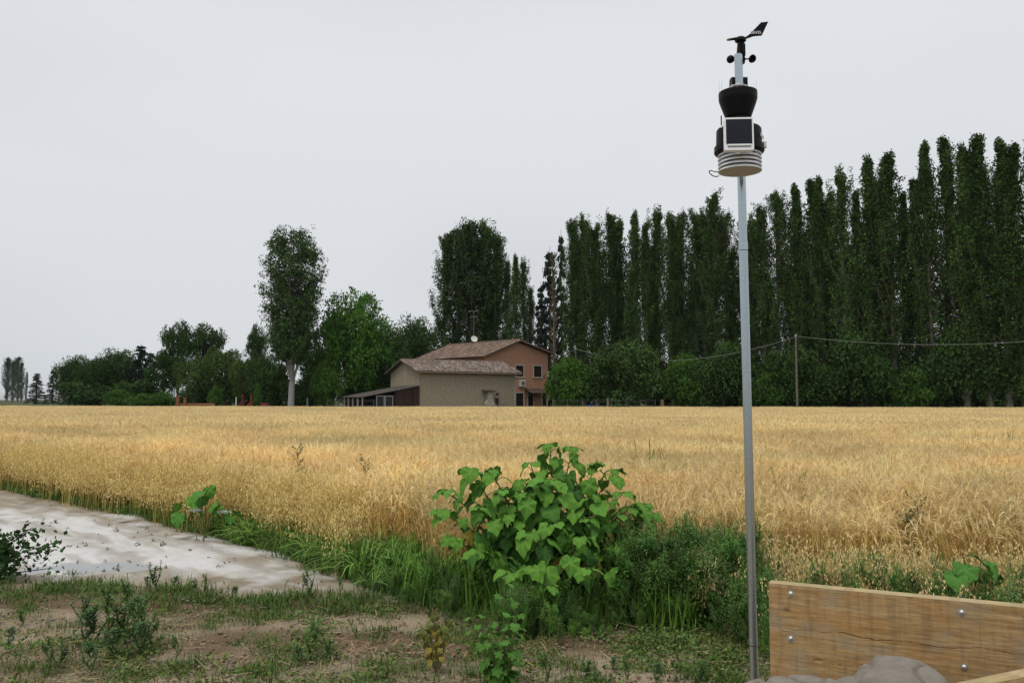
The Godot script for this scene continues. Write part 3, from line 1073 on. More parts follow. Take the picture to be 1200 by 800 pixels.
func farm() -> void:
	# ---- barn: stands across the view, its gable turned a little to the open side
	var bd := 102.0
	var o := base_of(491.5, bd)
	var bt := deg_to_rad(30)
	var u := Vector3(cos(bt), 0, -sin(bt))
	var length := on_face(o, u, 604, 450).x
	var eave := on_face(o, u, 491.5, 435).y
	var wide := 9.2
	var rise := 1.4
	var barn := thing("barn", "grey-beige brick barn with a low tiled gable roof, joined to the orange house", "barn", o, bt)
	var w := Buf.new()
	w.col = Color(0.50, 0.425, 0.31)
	w.slab([Vector2(0, 0), Vector2(wide, 0), Vector2(wide, eave), Vector2(wide / 2, eave + rise), Vector2(0, eave)], 0, length, Transform3D(Basis(Vector3(0, 0, -1), Vector3.UP, Vector3(1, 0, 0)), Vector3.ZERO))
	part("wall", w.mesh(), M.masonry, barn)
	var over := 0.55
	var rf := Buf.new()
	rf.col = Color(0.10, 0.075, 0.06)
	var sl := rise / (wide / 2)
	var f0 := Vector3(-0.62, eave - over * sl + 0.02, over)
	var f1 := Vector3(length + 0.75, eave - over * sl + 0.02, over)
	var r0 := Vector3(-0.62, eave + rise + 0.02, -wide / 2)
	var r1 := Vector3(length + 0.75, eave + rise + 0.02, -wide / 2)
	var k0 := Vector3(-0.62, f0.y, -wide - over)
	var k1 := Vector3(length + 0.75, f0.y, -wide - over)
	roof_board(rf, f0, f1, r1, r0, 0.14)
	roof_board(rf, k0, k1, r1, r0, 0.14)
	var roof := part("roof", rf.mesh(), M.plain, barn)
	var ti := Buf.new()
	tiles(ti, f0, f1, r0, r1, 0.14, Color(0.40, 0.325, 0.275), 0.5)
	tiles(ti, k0, k1, r0, r1, 0.14, Color(0.40, 0.325, 0.275), 0.5)
	part("tile_courses", ti.mesh(), M.tile, roof).set_meta("kind", "stuff")
	var rg := Buf.new()
	rg.col = Color(0.27, 0.2, 0.16)
	rg.tube([r0 + Vector3(0, 0.18, 0), r1 + Vector3(0, 0.18, 0)], [0.13], 8)
	part("ridge_cap", rg.mesh(), M.tile, roof)
	for k in int(length / 0.7):
		var q := Buf.new()
		q.col = Color(0.16, 0.12, 0.09)
		q.box(Vector3(0.3 + k * 0.7, eave - 0.5 * sl * 0.6 - 0.07, 0.27), Vector3(0.1, 0.12, 0.5), Basis(Vector3.RIGHT, atan(sl)))
		part("rafter_end", q.mesh(), M.plain, roof)
	# pale bands on the gable, and the low dark openings
	var gb := Buf.new()
	gb.col = Color(0.47, 0.41, 0.31)
	gb.box(Vector3(-0.02, eave * 0.72, -wide * 0.46), Vector3(0.07, eave * 0.9, 0.28))
	part("gable_pier", gb.mesh(), M.plaster, barn)
	var gc := Buf.new()
	gc.col = Color(0.41, 0.345, 0.245)
	gc.box(Vector3(length * 0.5, eave * 0.50, 0.0), Vector3(length - 0.3, 0.10, 0.03))
	part("string_course", gc.mesh(), M.plaster, barn)
	var win := on_face(o, u, 580, 468)
	opening(barn, "window", win.x, win.x + 0.5, 1.0, 1.75, 0.1, Color(0.25, 0.2, 0.15), M.plain)
	var lamp := Buf.new()
	lamp.col = Color(0.05, 0.04, 0.035)
	lamp.box(Vector3(win.x + 0.3, 2.35, 0.12), Vector3(0.3, 0.1, 0.22))
	lamp.box(Vector3(win.x + 0.3, 2.22, 0.14), Vector3(0.16, 0.18, 0.14))
	part("wall_lamp", lamp.mesh(), M.plain, barn)
	var gt := Buf.new()
	gt.col = Color(0.22, 0.15, 0.11)
	gt.tube([f0 + Vector3(0.1, 0.02, 0.07), f1 + Vector3(-0.1, 0.0, 0.07)], [0.075], 8)
	part("gutter", gt.mesh(), M.plain, barn)
	var dp := Buf.new()
	dp.col = Color(0.42, 0.40, 0.36)
	dp.tube([Vector3(length - 0.12, 0.05, 0.1), Vector3(length - 0.12, eave - 0.25, 0.1), Vector3(length - 0.12, eave - 0.1, 0.42)], [0.06], 8)
	part("drainpipe", dp.mesh(), M.plain, barn)

	# ---- lean-to shed against the gable
	var g := Vector3(-cos(bt), 0, sin(bt))       # away from the barn
	var sh := thing("lean_to_shed", "dark brown lean-to shed with a sloping sheet roof against the barn gable", "shed", o, bt)
	var hi := on_face(o, g, 490, 452).y
	var run := on_face(o, g, 423, 465.5).x
	var lo := on_face(o, g, 423, 465.5).y
	var sb := Buf.new()
	sb.col = Color(0.19, 0.165, 0.15)
	var back := -6.5
	roof_board(sb, Vector3(-0.02, hi, 0.3), Vector3(-run, lo, 0.3), Vector3(-run, lo, back), Vector3(-0.02, hi, back), 0.09)
	var sr := part("roof", sb.mesh(), M.tile, sh)
	var ribs := int(run / 0.45)
	for k in ribs:
		var q := Buf.new()
		q.col = Color(0.20, 0.175, 0.16)
		var t := (k + 0.5) / ribs
		q.box(Vector3(-run * t, lerpf(hi, lo, t) + 0.105, (0.3 + back) / 2), Vector3(0.07, 0.05, 0.3 - back))
		part("roof_rib", q.mesh(), M.tile, sr)
	# front wall of upright boards on the barn side, open bay with posts beyond
	var solid := on_face(o, g, 462, 470).x
	var nb := 14
	for k in nb:
		var q := Buf.new()
		q.col = tone(Color(0.045, 0.026, 0.022), 0.2)
		var x := -(k + 0.5) * solid / nb - 0.04
		var top := lerpf(hi, lo, -x / run) - 0.08
		q.box(Vector3(x, top / 2, 0.1 + 0.006 * (k % 2)), Vector3(solid / nb - 0.02, top, 0.04))
		part("board", q.mesh(), M.plain, sh)
	var rear := Buf.new()
	rear.col = Color(0.05, 0.035, 0.03)
	rear.slab([Vector2(-0.05, 0), Vector2(-run + 0.2, 0), Vector2(-run + 0.2, lo - 0.05), Vector2(-0.05, hi - 0.05)], back + 0.1, back + 0.2)
	part("rear_wall", rear.mesh(), M.plain, sh)
	for pz in [0.05, -1.6, -3.2, -4.8, -6.2]:
		var q := Buf.new()
		q.col = Color(0.30, 0.28, 0.25)
		var x := -run + 0.15
		q.box(Vector3(x, lo / 2 - 0.03, pz), Vector3(0.12, lo - 0.02, 0.12))
		part("post", q.mesh(), M.plain, sh)
	# glazed white-framed doors
	var xa := -on_face(o, g, 461, 470).x - 0.08
	var xb := -on_face(o, g, 440, 470).x
	for k in 2:
		var l0 := lerpf(xb, xa, k / 2.0)
		var l1 := lerpf(xb, xa, (k + 1) / 2.0) - 0.03
		var q := Buf.new()
		q.col = Color(0.23, 0.23, 0.225)
		var top := lerpf(hi, lo, -xb / run) - 0.12
		for s in [l0 + 0.06, l1 - 0.06]: q.box(Vector3(s, top / 2, 0.16), Vector3(0.12, top, 0.07))
		q.box(Vector3((l0 + l1) / 2, top - 0.06, 0.16), Vector3(l1 - l0 - 0.24, 0.12, 0.066))
		q.box(Vector3((l0 + l1) / 2, 0.3, 0.16), Vector3(l1 - l0 - 0.24, 0.6, 0.05))
		var dr := part("door", q.mesh(), M.plain, sh)
		var gl := Buf.new()
		gl.col = Color(0.022, 0.026, 0.03)
		gl.box(Vector3((l0 + l1) / 2, (top + 0.48) / 2, 0.155), Vector3(l1 - l0 - 0.24, top - 0.72, 0.02))
		part("pane", gl.mesh(), tinted(0.15), dr)

	# ---- the orange house
	var hd := 120.0
	var ht := deg_to_rad(43)
	var hu := Vector3(cos(ht), 0, -sin(ht))
	var apex := base_of(606, hd)
	var hl := on_face(apex, hu, 563, 418)
	var hr := on_face(apex, hu, 646, 415)
	var top := on_face(apex, hu, 606, 399).y
	var house := thing("farmhouse", "two-storey orange rendered farmhouse with brown shutters and a shallow tiled gable roof", "house", apex, ht)
	var deep := 15.0
	var hb := Buf.new()
	hb.col = Color(0.60, 0.325, 0.205)
	hb.slab([Vector2(hl.x + 0.7, 0), Vector2(hr.x - 0.7, 0), Vector2(hr.x - 0.7, hr.y + 0.0), Vector2(0, top - 0.22), Vector2(hl.x + 0.7, hl.y + 0.05)], -deep, 0)
	part("wall", hb.mesh(), M.plaster, house)
	var hf := Buf.new()
	hf.col = Color(0.10, 0.06, 0.045)
	var A := Vector3(hl.x, hl.y - 0.12, 0.75)
	var B := Vector3(0, top - 0.12, 0.75)
	var C := Vector3(hr.x, hr.y - 0.12, 0.75)
	var bk := Vector3(0, 0, -deep - 1.4)
	roof_board(hf, A, A + bk, B + bk, B, 0.15)
	roof_board(hf, C, C + bk, B + bk, B, 0.15)
	var hroof := part("roof", hf.mesh(), M.plain, house)
	var ht2 := Buf.new()
	tiles(ht2, A, A + bk, B, B + bk, 0.15, Color(0.40, 0.285, 0.225), 0.5)
	tiles(ht2, C, C + bk, B, B + bk, 0.15, Color(0.40, 0.285, 0.225), 0.5)
	part("tile_courses", ht2.mesh(), M.tile, hroof).set_meta("kind", "stuff")
	var hg := Buf.new()
	hg.col = Color(0.28, 0.19, 0.15)
	hg.tube([B + Vector3(0, 0.22, 0), B + bk + Vector3(0, 0.22, 0)], [0.15], 8)
	part("ridge_cap", hg.mesh(), M.tile, hroof)
	var pale := Color(0.50, 0.43, 0.37)
	for q in [["window", 604.2, 613.2, 441, 428.5, true], ["window", 625.4, 634.2, 441.5, 429, true], ["shutter_door", 604.3, 613.0, 475.8, 460.5, false], ["shutter_door", 635.2, 640.2, 475, 461, false]]:
		var p0 := on_face(apex, hu, q[1], q[3])
		var p1 := on_face(apex, hu, q[2], q[4])
		opening(house, q[0], p0.x, p1.x, maxf(p0.y, 0.05), p1.y, 0.17, pale, M.plain, q[5])
	# front door under a little tiled canopy
	var d0 := on_face(apex, hu, 618.5, 476)
	var d1 := on_face(apex, hu, 624.5, 460)
	opening(house, "door", d0.x, d1.x, 0.05, d1.y, 0.12, pale, M.plain, false)
	var ca := on_face(apex, hu, 614.5, 459)
	var cb := on_face(apex, hu, 633, 459)
	var cn := Buf.new()
	cn.col = Color(0.16, 0.10, 0.08)
	roof_board(cn, Vector3(ca.x, ca.y - 0.25, 1.5), Vector3(cb.x, ca.y - 0.25, 1.5), Vector3(cb.x, ca.y + 0.4, 0.02), Vector3(ca.x, ca.y + 0.4, 0.02), 0.1)
	var can := part("canopy", cn.mesh(), M.tile, house)
	for s in [ca.x + 0.15, cb.x - 0.15]:
		var br := Buf.new()
		br.col = Color(0.12, 0.09, 0.07)
		br.tube([Vector3(s, ca.y - 0.95, 0.03), Vector3(s, ca.y - 0.26, 1.2)], [0.05], 6)
		part("bracket", br.mesh(), M.plain, can)
	# heat pump on the wall
	var ac0 := on_face(apex, hu, 607.5, 453)
	var ac1 := on_face(apex, hu, 613.5, 445)
	var ac := thing("air_conditioner", "white outdoor air conditioner unit mounted on the orange wall under a window", "air conditioner", apex + hu * ((ac0.x + ac1.x) / 2) + Vector3(0, ac0.y, 0) + Vector3(sin(ht), 0, cos(ht)) * 0.22, ht)
	var a1 := Buf.new()
	a1.col = Color(0.56, 0.55, 0.52)
	a1.plank(Vector3(0, (ac1.y - ac0.y) / 2, 0), Vector3(ac1.x - ac0.x, ac1.y - ac0.y, 0.4), 0.03)
	part("casing", a1.mesh(), M.plain, ac)
	var a2 := Buf.new()
	a2.col = Color(0.12, 0.12, 0.12)
	a2.lathe([Vector2(0.0, 0.03), Vector2(0.27, 0.03), Vector2(0.3, 0.0)], 18, Transform3D(Basis(Vector3.RIGHT, PI / 2), Vector3(0.05, (ac1.y - ac0.y) / 2, 0.2)))
	part("fan_grille", a2.mesh(), M.plain, ac)
	var a3 := Buf.new()
	a3.col = Color(0.2, 0.2, 0.2)
	for s in [-0.25, 0.25]: a3.box(Vector3(s, -0.03, 0.0), Vector3(0.05, 0.05, 0.44))
	part("bracket", a3.mesh(), M.plain, ac)

	# aerial and dish on the house ridge
	var rp := B + bk * 0.62 + Vector3(0, 0.1, 0)
	var world_r := house.transform * rp
	var px_d := -world_r.z
	var an := thing("roof_aerial", "thin television aerial mast on the farmhouse ridge", "aerial", world_r, 0.3)
	var mh: float = at(559, 364, px_d).y - world_r.y
	var m1 := Buf.new()
	m1.col = Color(0.25, 0.25, 0.25)
	m1.tube([Vector3(0, -0.3, 0), Vector3(0, mh, 0)], [0.035, 0.025], 6)
	part("mast", m1.mesh(), M.plain, an)
	for k in [[0.0, 1.0], [0.78, 0.8]]:
		var m2 := Buf.new()
		m2.col = Color(0.3, 0.3, 0.3)
		var y: float = mh * (1.0 - 0.22 * k[0]) - 0.05
		m2.tube([Vector3(-0.75 * k[1], y, 0), Vector3(0.75 * k[1], y, 0)], [0.022], 5)
		for j in 7:
			m2.tube([Vector3((-0.7 + j * 0.23) * k[1], y, -0.35), Vector3((-0.7 + j * 0.23) * k[1], y, 0.35)], [0.012], 4)
		part("aerial_array", m2.mesh(), M.plain, an)
	var ds := thing("satellite_dish", "white satellite dish at the foot of the roof aerial", "satellite dish", world_r + Vector3(0.05, 0.45, 0.25), 0.35)
	var s1 := Buf.new()
	s1.col = Color(0.72, 0.72, 0.70)
	s1.lathe([Vector2(0.0, 0.0), Vector2(0.22, 0.02), Vector2(0.42, 0.08), Vector2(0.5, 0.14), Vector2(0.51, 0.12), Vector2(0.42, 0.05), Vector2(0.0, -0.03)], 20, Transform3D(Basis(Vector3.RIGHT, 1.15), Vector3(0, 0.25, 0)))
	part("reflector", s1.mesh(), M.plain, ds)
	var s2 := Buf.new()
	s2.col = Color(0.3, 0.3, 0.3)
	s2.tube([Vector3(0, -0.12, 0.1), Vector3(0, 0.05, 0.42), Vector3(0, 0.28, 0.5)], [0.02], 5)
	s2.ball(Vector3(0, 0.3, 0.5), Vector3.ONE * 0.06, 8)
	part("feed_arm", s2.mesh(), M.plain, ds)
	var s3 := Buf.new()
	s3.col = Color(0.3, 0.3, 0.3)
	s3.tube([Vector3(0, -0.55, -0.1), Vector3(0, 0.2, -0.02)], [0.035], 6)
	part("stand", s3.mesh(), M.plain, ds)

	# things along the barn wall
	var oven_x := on_face(o, u, 571.5, 470).x
	var fwd := Vector3(sin(bt), 0, cos(bt))
	var ov := thing("outdoor_oven", "pale stone outdoor oven with a tapering hood against the barn wall", "oven", o + u * oven_x + fwd * 0.5, bt)
	var v1 := Buf.new()
	v1.col = Color(0.38, 0.33, 0.27)
	for s in [-0.55, 0.55]: v1.box(Vector3(s, 0.4, 0), Vector3(0.22, 0.8, 0.8))
	v1.plank(Vector3(0, 0.86, 0.02), Vector3(1.4, 0.12, 0.9), 0.02)
	part("base", v1.mesh(), M.plaster, ov)
	var v2 := Buf.new()
	v2.col = Color(0.47, 0.42, 0.355)
	v2.slab([Vector2(-0.6, 0.93), Vector2(0.6, 0.93), Vector2(0.6, 1.15), Vector2(0.36, 1.5), Vector2(0.36, 2.5), Vector2(-0.36, 2.5), Vector2(-0.36, 1.5), Vector2(-0.6, 1.15)], -0.36, 0.3)
	part("hood", v2.mesh(), M.plaster, ov)
	var v3 := Buf.new()
	v3.col = Color(0.16, 0.11, 0.085)
	v3.plank(Vector3(-0.1, 2.72, 0.05), Vector3(1.5, 0.14, 1.0), 0.03, Basis(Vector3.RIGHT, 0.12))
	part("cover_slab", v3.mesh(), M.plaster, ov)
	var bx := on_face(o, u, 588.5, 474).x
	tub("blue_tub", "low blue plastic tub by the barn wall next to the oven", Color(0.035, 0.075, 0.16), o + u * bx + fwd * 0.8, 0.42, 0.36)
	bx = on_face(o, u, 597, 474).x
	tub("blue_bin", "dark blue bin at the corner of barn and orange house", Color(0.018, 0.035, 0.08), o + u * bx + fwd * 0.7, 0.33, 0.68)
	bx = on_face(o, u, 558, 475).x
	crate("wooden_crate", "small wooden crate on the ground by the oven", Color(0.13, 0.10, 0.08), o + u * bx + fwd * 0.7, bt)
	bx = on_face(o, u, 515, 475).x
	crate("garden_bench", "low garden bench halfway along the barn wall", Color(0.16, 0.13, 0.1), o + u * bx + fwd * 0.8, bt)
	# a hose hoop leaning on the wall
	var hp := Buf.new()
	hp.col = Color(0.22, 0.24, 0.2)
	var arc := []
	for k in 15:
		var t := PI * k / 14.0
		arc.append(Vector3(cos(t) * 0.62, 0.55 + sin(t) * 0.75 if k > 0 and k < 14 else 0.05, -0.2 * sin(t)))
	hp.tube(arc, [0.03], 6)
	var ho := part("wire_hoop", hp.mesh(), M.plain)
	ho.transform = Transform3D(Basis(Vector3.UP, bt), o + u * (on_face(o, u, 590, 474).x) + fwd * 0.35)
	tag(ho, "thin grey hoop leaning on the barn wall above the blue tub", "hoop")


func tub(called: String, label: String, c: Color, p: Vector3, r: float, h: float) -> void:
	var o := thing(called, label, "tub", p)
	var b := Buf.new()
	b.col = c
	b.lathe([Vector2(0, 0.0), Vector2(r * 0.85, 0.0), Vector2(r, h), Vector2(r * 0.95, h), Vector2(r * 0.8, 0.05), Vector2(0, 0.05)], 20)
	part("shell", b.mesh(), M.plain, o)
	var e := Buf.new()
	e.col = c
	e.lathe([Vector2(r, h - 0.03), Vector2(r * 1.08, h - 0.02), Vector2(r * 1.08, h + 0.03), Vector2(r * 0.94, h + 0.03)], 20)
	part("rim", e.mesh(), M.plain, o)

func crate(called: String, label: String, c: Color, p: Vector3, turn: float) -> void:
	var o := thing(called, label, "bench" if called.ends_with("bench") else "crate", p, turn)
	for k in 4:
		var b := Buf.new()
		b.col = tone(c, 0.2)
		b.plank(Vector3(0, 0.42, -0.2 + k * 0.13), Vector3(1.3, 0.04, 0.11), 0.008)
		part("slat", b.mesh(), M.plain, o)
	for s in [[-0.55, -0.18], [0.55, -0.18], [-0.55, 0.17], [0.55, 0.17]]:
		var b := Buf.new()
		b.col = c
		b.box(Vector3(s[0], 0.2, s[1]), Vector3(0.08, 0.4, 0.08))
		part("leg", b.mesh(), M.plain, o)


func wires() -> void:
	# wooden pole in the field margin, a second one behind the bushes, and the line between
	var d1 := 88.0
	var p1 := base_of(934.5, d1)
	var t1 := at(934.5, 394, d1)
	var d2 := 112.0
	var p2 := base_of(675, d2)
	var t2 := at(675, 409, d2)
	var spec := [[p1, t1, "slender wooden utility pole standing before the poplar row"], [p2, t2, "utility pole whose tip shows above the bushes by the house"], [base_of(1330, 84), at(1330, 385, 84), "utility pole beyond the frame edge carrying the line on"]]
	for s in spec:
		var o := thing("utility_pole", s[2], "utility pole", s[0], 0.0, "poles of the overhead line")
		var h: float = s[1].y
		var b := Buf.new()
		b.col = Color(0.22, 0.20, 0.17)
		b.tube([Vector3(0, -0.3, 0), Vector3(0, h, 0)], [0.13, 0.09], 8)
		part("shaft", b.mesh(), M.bark, o)
		var q := Buf.new()
		q.col = Color(0.45, 0.45, 0.42)
		q.lathe([Vector2(0, 0.14), Vector2(0.06, 0.12), Vector2(0.08, 0.02), Vector2(0.1, 0.0), Vector2(0.1, -0.06), Vector2(0.0, -0.06)], 10, Transform3D(Basis(), Vector3(0, h + 0.06, 0)))
		part("insulator", q.mesh(), M.plain, o)
	var spans := [[t1, t2, 2.0, "grey overhead wire sagging between the two utility poles"], [t1, spec[2][1], 1.2, "grey overhead wire running on from the pole out of the frame"], [t2, at(646, 418, 119.5), 0.15, "short overhead wire from the hidden pole to the house eave"]]
	for s in spans:
		var b := Buf.new()
		b.col = Color(0.20, 0.215, 0.18)
		var pts := []
		for k in 25:
			var t := k / 24.0
			pts.append((s[0] as Vector3).lerp(s[1], t) - Vector3(0, s[2] * 4.0 * t * (1 - t), 0))
		b.tube(pts, [0.028], 5)
		tag(part("overhead_wire", b.mesh(), M.plain), s[3], "wire", "wires of the overhead line")


func yard_things() -> void:
	# low terracotta wall with two gate posts, and coloured things under the trees
	var d := 113.0
	var a := base_of(204, d)
	var e := base_of(250, d)
	var o := thing("terracotta_wall", "low terracotta wall with two short posts at the edge of the field", "wall", a)
	var b := Buf.new()
	b.col = Color(0.33, 0.15, 0.08)
	b.plank(Vector3((e - a).x / 2 + 0.2, 0.55, 0), Vector3((e - a).x, 1.1, 0.3), 0.04)
	part("wall_body", b.mesh(), M.plaster, o)
	for s in [[0.55, 2.05], [1.5, 1.75]]:
		var q := Buf.new()
		q.col = Color(0.32, 0.13, 0.065)
		q.box(Vector3(s[0], s[1] / 2, 0.2), Vector3(0.32, s[1], 0.34))
		var po := part("post", q.mesh(), M.plaster, o)
		var cp := Buf.new()
		cp.col = Color(0.34, 0.15, 0.08)
		cp.plank(Vector3(s[0], s[1] + 0.05, 0.2), Vector3(0.44, 0.1, 0.46), 0.02)
		part("cap", cp.mesh(), M.plaster, po)
	for s in [[283.5, 461, "first of two red play posts under the trees", Color(0.13, 0.035, 0.022)], [294, 462, "second of two red play posts under the trees, nearer the pink tub", Color(0.2, 0.065, 0.03)]]:
		var po := thing("red_post", s[2], "post", base_of(s[0], 113), 0.0, "red play posts")
		var h: float = at(s[0], s[1], 113).y
		var q := Buf.new()
		q.col = s[3]
		q.tube([Vector3(0, 0, 0), Vector3(0.05, h, 0)], [0.16, 0.13], 8)
		part("shaft", q.mesh(), M.plain, po)
		var w := Buf.new()
		w.col = s[3] * 0.9
		w.box(Vector3(0.25, h * 0.55, 0), Vector3(1.1, 0.18, 0.16), Basis(Vector3.BACK, 0.35))
		w.box(Vector3(-0.1, h * 0.35, 0.12), Vector3(0.8, 0.5, 0.12))
		part("crosspiece", w.mesh(), M.plain, po)
	tub("pink_tub", "pink tub on the ground before the white-trunked poplar", Color(0.28, 0.07, 0.10), base_of(310.5, 111), 0.55, 1.1)
	var wp := thing("white_post", "thin white post under the olive-green trees", "post", base_of(276.5, 112))
	var h2 := at(276.5, 466, 112).y
	var q2 := Buf.new()
	q2.col = Color(0.55, 0.53, 0.48)
	q2.tube([Vector3.ZERO, Vector3(0, h2, 0)], [0.09], 8)
	part("shaft", q2.mesh(), M.plain, wp)
	var q3 := Buf.new()
	q3.col = Color(0.55, 0.53, 0.48)
	q3.ball(Vector3(0, h2, 0), Vector3(0.12, 0.08, 0.12), 8)
	part("cap", q3.mesh(), M.plain, wp)
	# stumps and posts at the bushes
	for s in [[712.5, 466, 101, 0.18, Color(0.34, 0.28, 0.21), "pale post in the hedge before the big round bush"], [776, 468, 101, 0.26, Color(0.33, 0.24, 0.16), "pale tree stump where the big round bush ends"], [682, 470, 103, 0.2, Color(0.26, 0.26, 0.25), "grey stone post beside the bright round bush"], [360, 466, 109, 0.1, Color(0.3, 0.3, 0.28), "thin grey post beside the white trunk"]]:
		var po := thing("stump_post", s[5], "post", base_of(s[0], s[2]))
		var h: float = at(s[0], s[1], s[2]).y
		var q := Buf.new()
		q.col = s[4]
		q.tube([Vector3(0, -0.05, 0), Vector3(0.02, h * 0.5, 0), Vector3(0, h, 0)], [s[3] * 1.2, s[3], s[3] * 0.8], 9)
		part("shaft", q.mesh(), M.bark, po)
	tub("blue_basin", "bright blue basin at the foot of the bushes", Color(0.02, 0.06, 0.28), base_of(692, 99), 0.42, 1.0)
	# wire fence along the lean-to and the bushes
	for s in [[384.0, 438.0, 97.0, "thin post and wire fence in front of the lean-to shed"], [648.0, 768.0, 99.5, "thin post and wire fence in front of the bushes by the house"]]:
		var p0 := base_of(s[0], s[2])
		var p1 := base_of(s[1], s[2])
		var f := thing("wire_fence", s[3], "fence", p0)
		var n := int((p1 - p0).length() / 1.6)
		for k in n + 1:
			var q := Buf.new()
			q.col = Color(0.11, 0.11, 0.095)
			q.box((p1 - p0) * k / n + Vector3(0, 0.8, 0), Vector3(0.06, 1.6, 0.06))
			part("post", q.mesh(), M.plain, f)
		for y in [0.55, 0.95, 1.35, 1.55]:
			var q := Buf.new()
			q.col = Color(0.2, 0.2, 0.18)
			q.tube([Vector3(0, y, 0), (p1 - p0) + Vector3(0, y, 0)], [0.008], 4)
			part("wire", q.mesh(), M.plain, f)
	# dust hanging over the far end of the field
	var fog := FogVolume.new()
	fog.name = "dust_haze"
	fog.shape = RenderingServer.FOG_VOLUME_SHAPE_ELLIPSOID
	fog.size = Vector3(110, 26, 60)
	fog.position = base_of(-10, 380) + Vector3(0, 4, 0)
	var fm := FogMaterial.new()
	fm.density = 0.0004
	fm.albedo = Color(0.9, 0.93, 0.95)
	fog.material = fm
	tag(fog, "pale dust haze low over the far end of the field", "haze", "", "stuff")
	add_child(fog)
	var env: Environment = ($world_environment as WorldEnvironment).environment
	env.volumetric_fog_enabled = true
	env.volumetric_fog_density = 0.0


# ------------------------------------------------------------------ the crop
func stalks(n: int, spread: float, near: bool) -> ArrayMesh:
	var b := Buf.new()
	for i in n:
		var p := Vector3(rng.randf_range(-spread, spread), 0, rng.randf_range(-spread, spread))
		var az := rng.randf() * TAU
		var out := Vector3(cos(az), 0, sin(az))
		var h := WHEAT * rng.randf_range(0.84, 1.06)
		var side := Vector3(-out.z, 0, out.x).rotated(Vector3.UP, rng.randf_range(-1, 1))
		var straw := tone(Color(0.60, 0.42, 0.155), 0.2)
		var gold := tone(Color(0.80, 0.64, 0.335), 0.18)
		var lean := rng.randf_range(0.02, 0.12)
		var p1 := p + out * lean * 0.4 + Vector3.UP * h * 0.5
		var p2 := p + out * lean + Vector3.UP * h * 0.9
		b.col = straw
		if near:
			b.ribbon([p, p1, p2], [0.0028, 0.0025, 0.002], side)
			if rng.randf() < 0.8:
				b.col = tone(Color(0.58, 0.42, 0.17), 0.25)
				var q := p.lerp(p1, rng.randf_range(0.5, 1.5))
				var lo := Vector3(rng.randfn(), 0, rng.randfn()).normalized()
				b.ribbon([q, q + lo * 0.07 + Vector3.UP * 0.05, q + lo * 0.13 - Vector3.UP * 0.05], [0.004, 0.005, 0.0], lo.cross(Vector3.UP))
		else:
			b.ribbon([p + Vector3.UP * h * 0.3, p2], [0.006, 0.004], side)
		# the ear nods over
		var nod := rng.randf_range(0.2, 1.5)
		var e0 := p2
		var dir := (Vector3.UP * cos(nod * 0.6) + out * sin(nod * 0.6)).normalized()
		var e1 := e0 + dir * 0.045
		var dir2 := (Vector3.UP * cos(nod * 1.3) + out * sin(nod * 1.3)).normalized()
		var e2 := e1 + dir2 * 0.05
		var wd := 0.0050 if near else 0.010
		b.col = gold
		b.ribbon([e0, e1, e2], [wd * 0.6, wd, wd * 0.5], side)
		b.ribbon([e0, e1, e2], [wd * 0.6, wd, wd * 0.5], dir.cross(side).normalized())
		# beards
		b.col = tone(Color(0.85, 0.70, 0.38), 0.15)
		for k in (5 if near else 2):
			var q := e0.lerp(e2, rng.randf_range(0.2, 1.0))
			var t := (dir2 + Vector3(rng.randfn(), rng.randfn(), rng.randfn()) * 0.22).normalized()
			var s := t.cross(Vector3(rng.randfn(), rng.randfn(), rng.randfn())).normalized() * (0.0013 if near else 0.005)
			b.tri(q - s, q + s, q + t * rng.randf_range(0.07, 0.13))
	return b.mesh()

func oat_mesh() -> ArrayMesh:
	var b := Buf.new()
	for i in 5:
		var p := Vector3(rng.randf_range(-0.09, 0.09), 0, rng.randf_range(-0.09, 0.09))
		var az := rng.randf() * TAU
		var out := Vector3(cos(az), 0, sin(az))
		var h := rng.randf_range(0.45, 0.75)
		b.col = tone(Color(0.52, 0.40, 0.17), 0.25)
		var top := p + out * 0.1 + Vector3.UP * h
		b.ribbon([p, p + out * 0.03 + Vector3.UP * h * 0.6, top], [0.0024, 0.002, 0.001], Vector3(-out.z, 0, out.x))
		for k in 16:
			var y := rng.randf_range(0.5, 1.0)
			var q := p.lerp(top, y)
			var a2 := rng.randf() * TAU
			var reach := 0.11 * (1.2 - y) + 0.03
			var tip := q + Vector3(cos(a2) * reach, rng.randf_range(-0.01, 0.04), sin(a2) * reach)
			b.col = tone(Color(0.55, 0.43, 0.20), 0.2)
			b.ribbon([q, tip], [0.001, 0.0007], Vector3.UP.cross(tip - q).normalized())
			b.col = tone(Color(0.78, 0.64, 0.36), 0.2)
			var s := Vector3(cos(a2 + 1.5), 0, sin(a2 + 1.5))
			var dn := Vector3(rng.randfn() * 0.2, -1, rng.randfn() * 0.2).normalized()
			for f in [-0.3, 0.3]:
				b.leaf(tip, dn + s * f * 0.6, s.rotated(Vector3.UP, f * 3), 0.032, 0.0115)
	return b.mesh()

func end_dist(x: float, d: float) -> float:         # far edge of the crop
	var m := x / d
	return lookup([Vector2(-1.2, 125), Vector2(-0.6, 108), Vector2(-0.2, 94.5), Vector2(0.06, 95.5), Vector2(0.6, 86), Vector2(1.2, 70)], m)

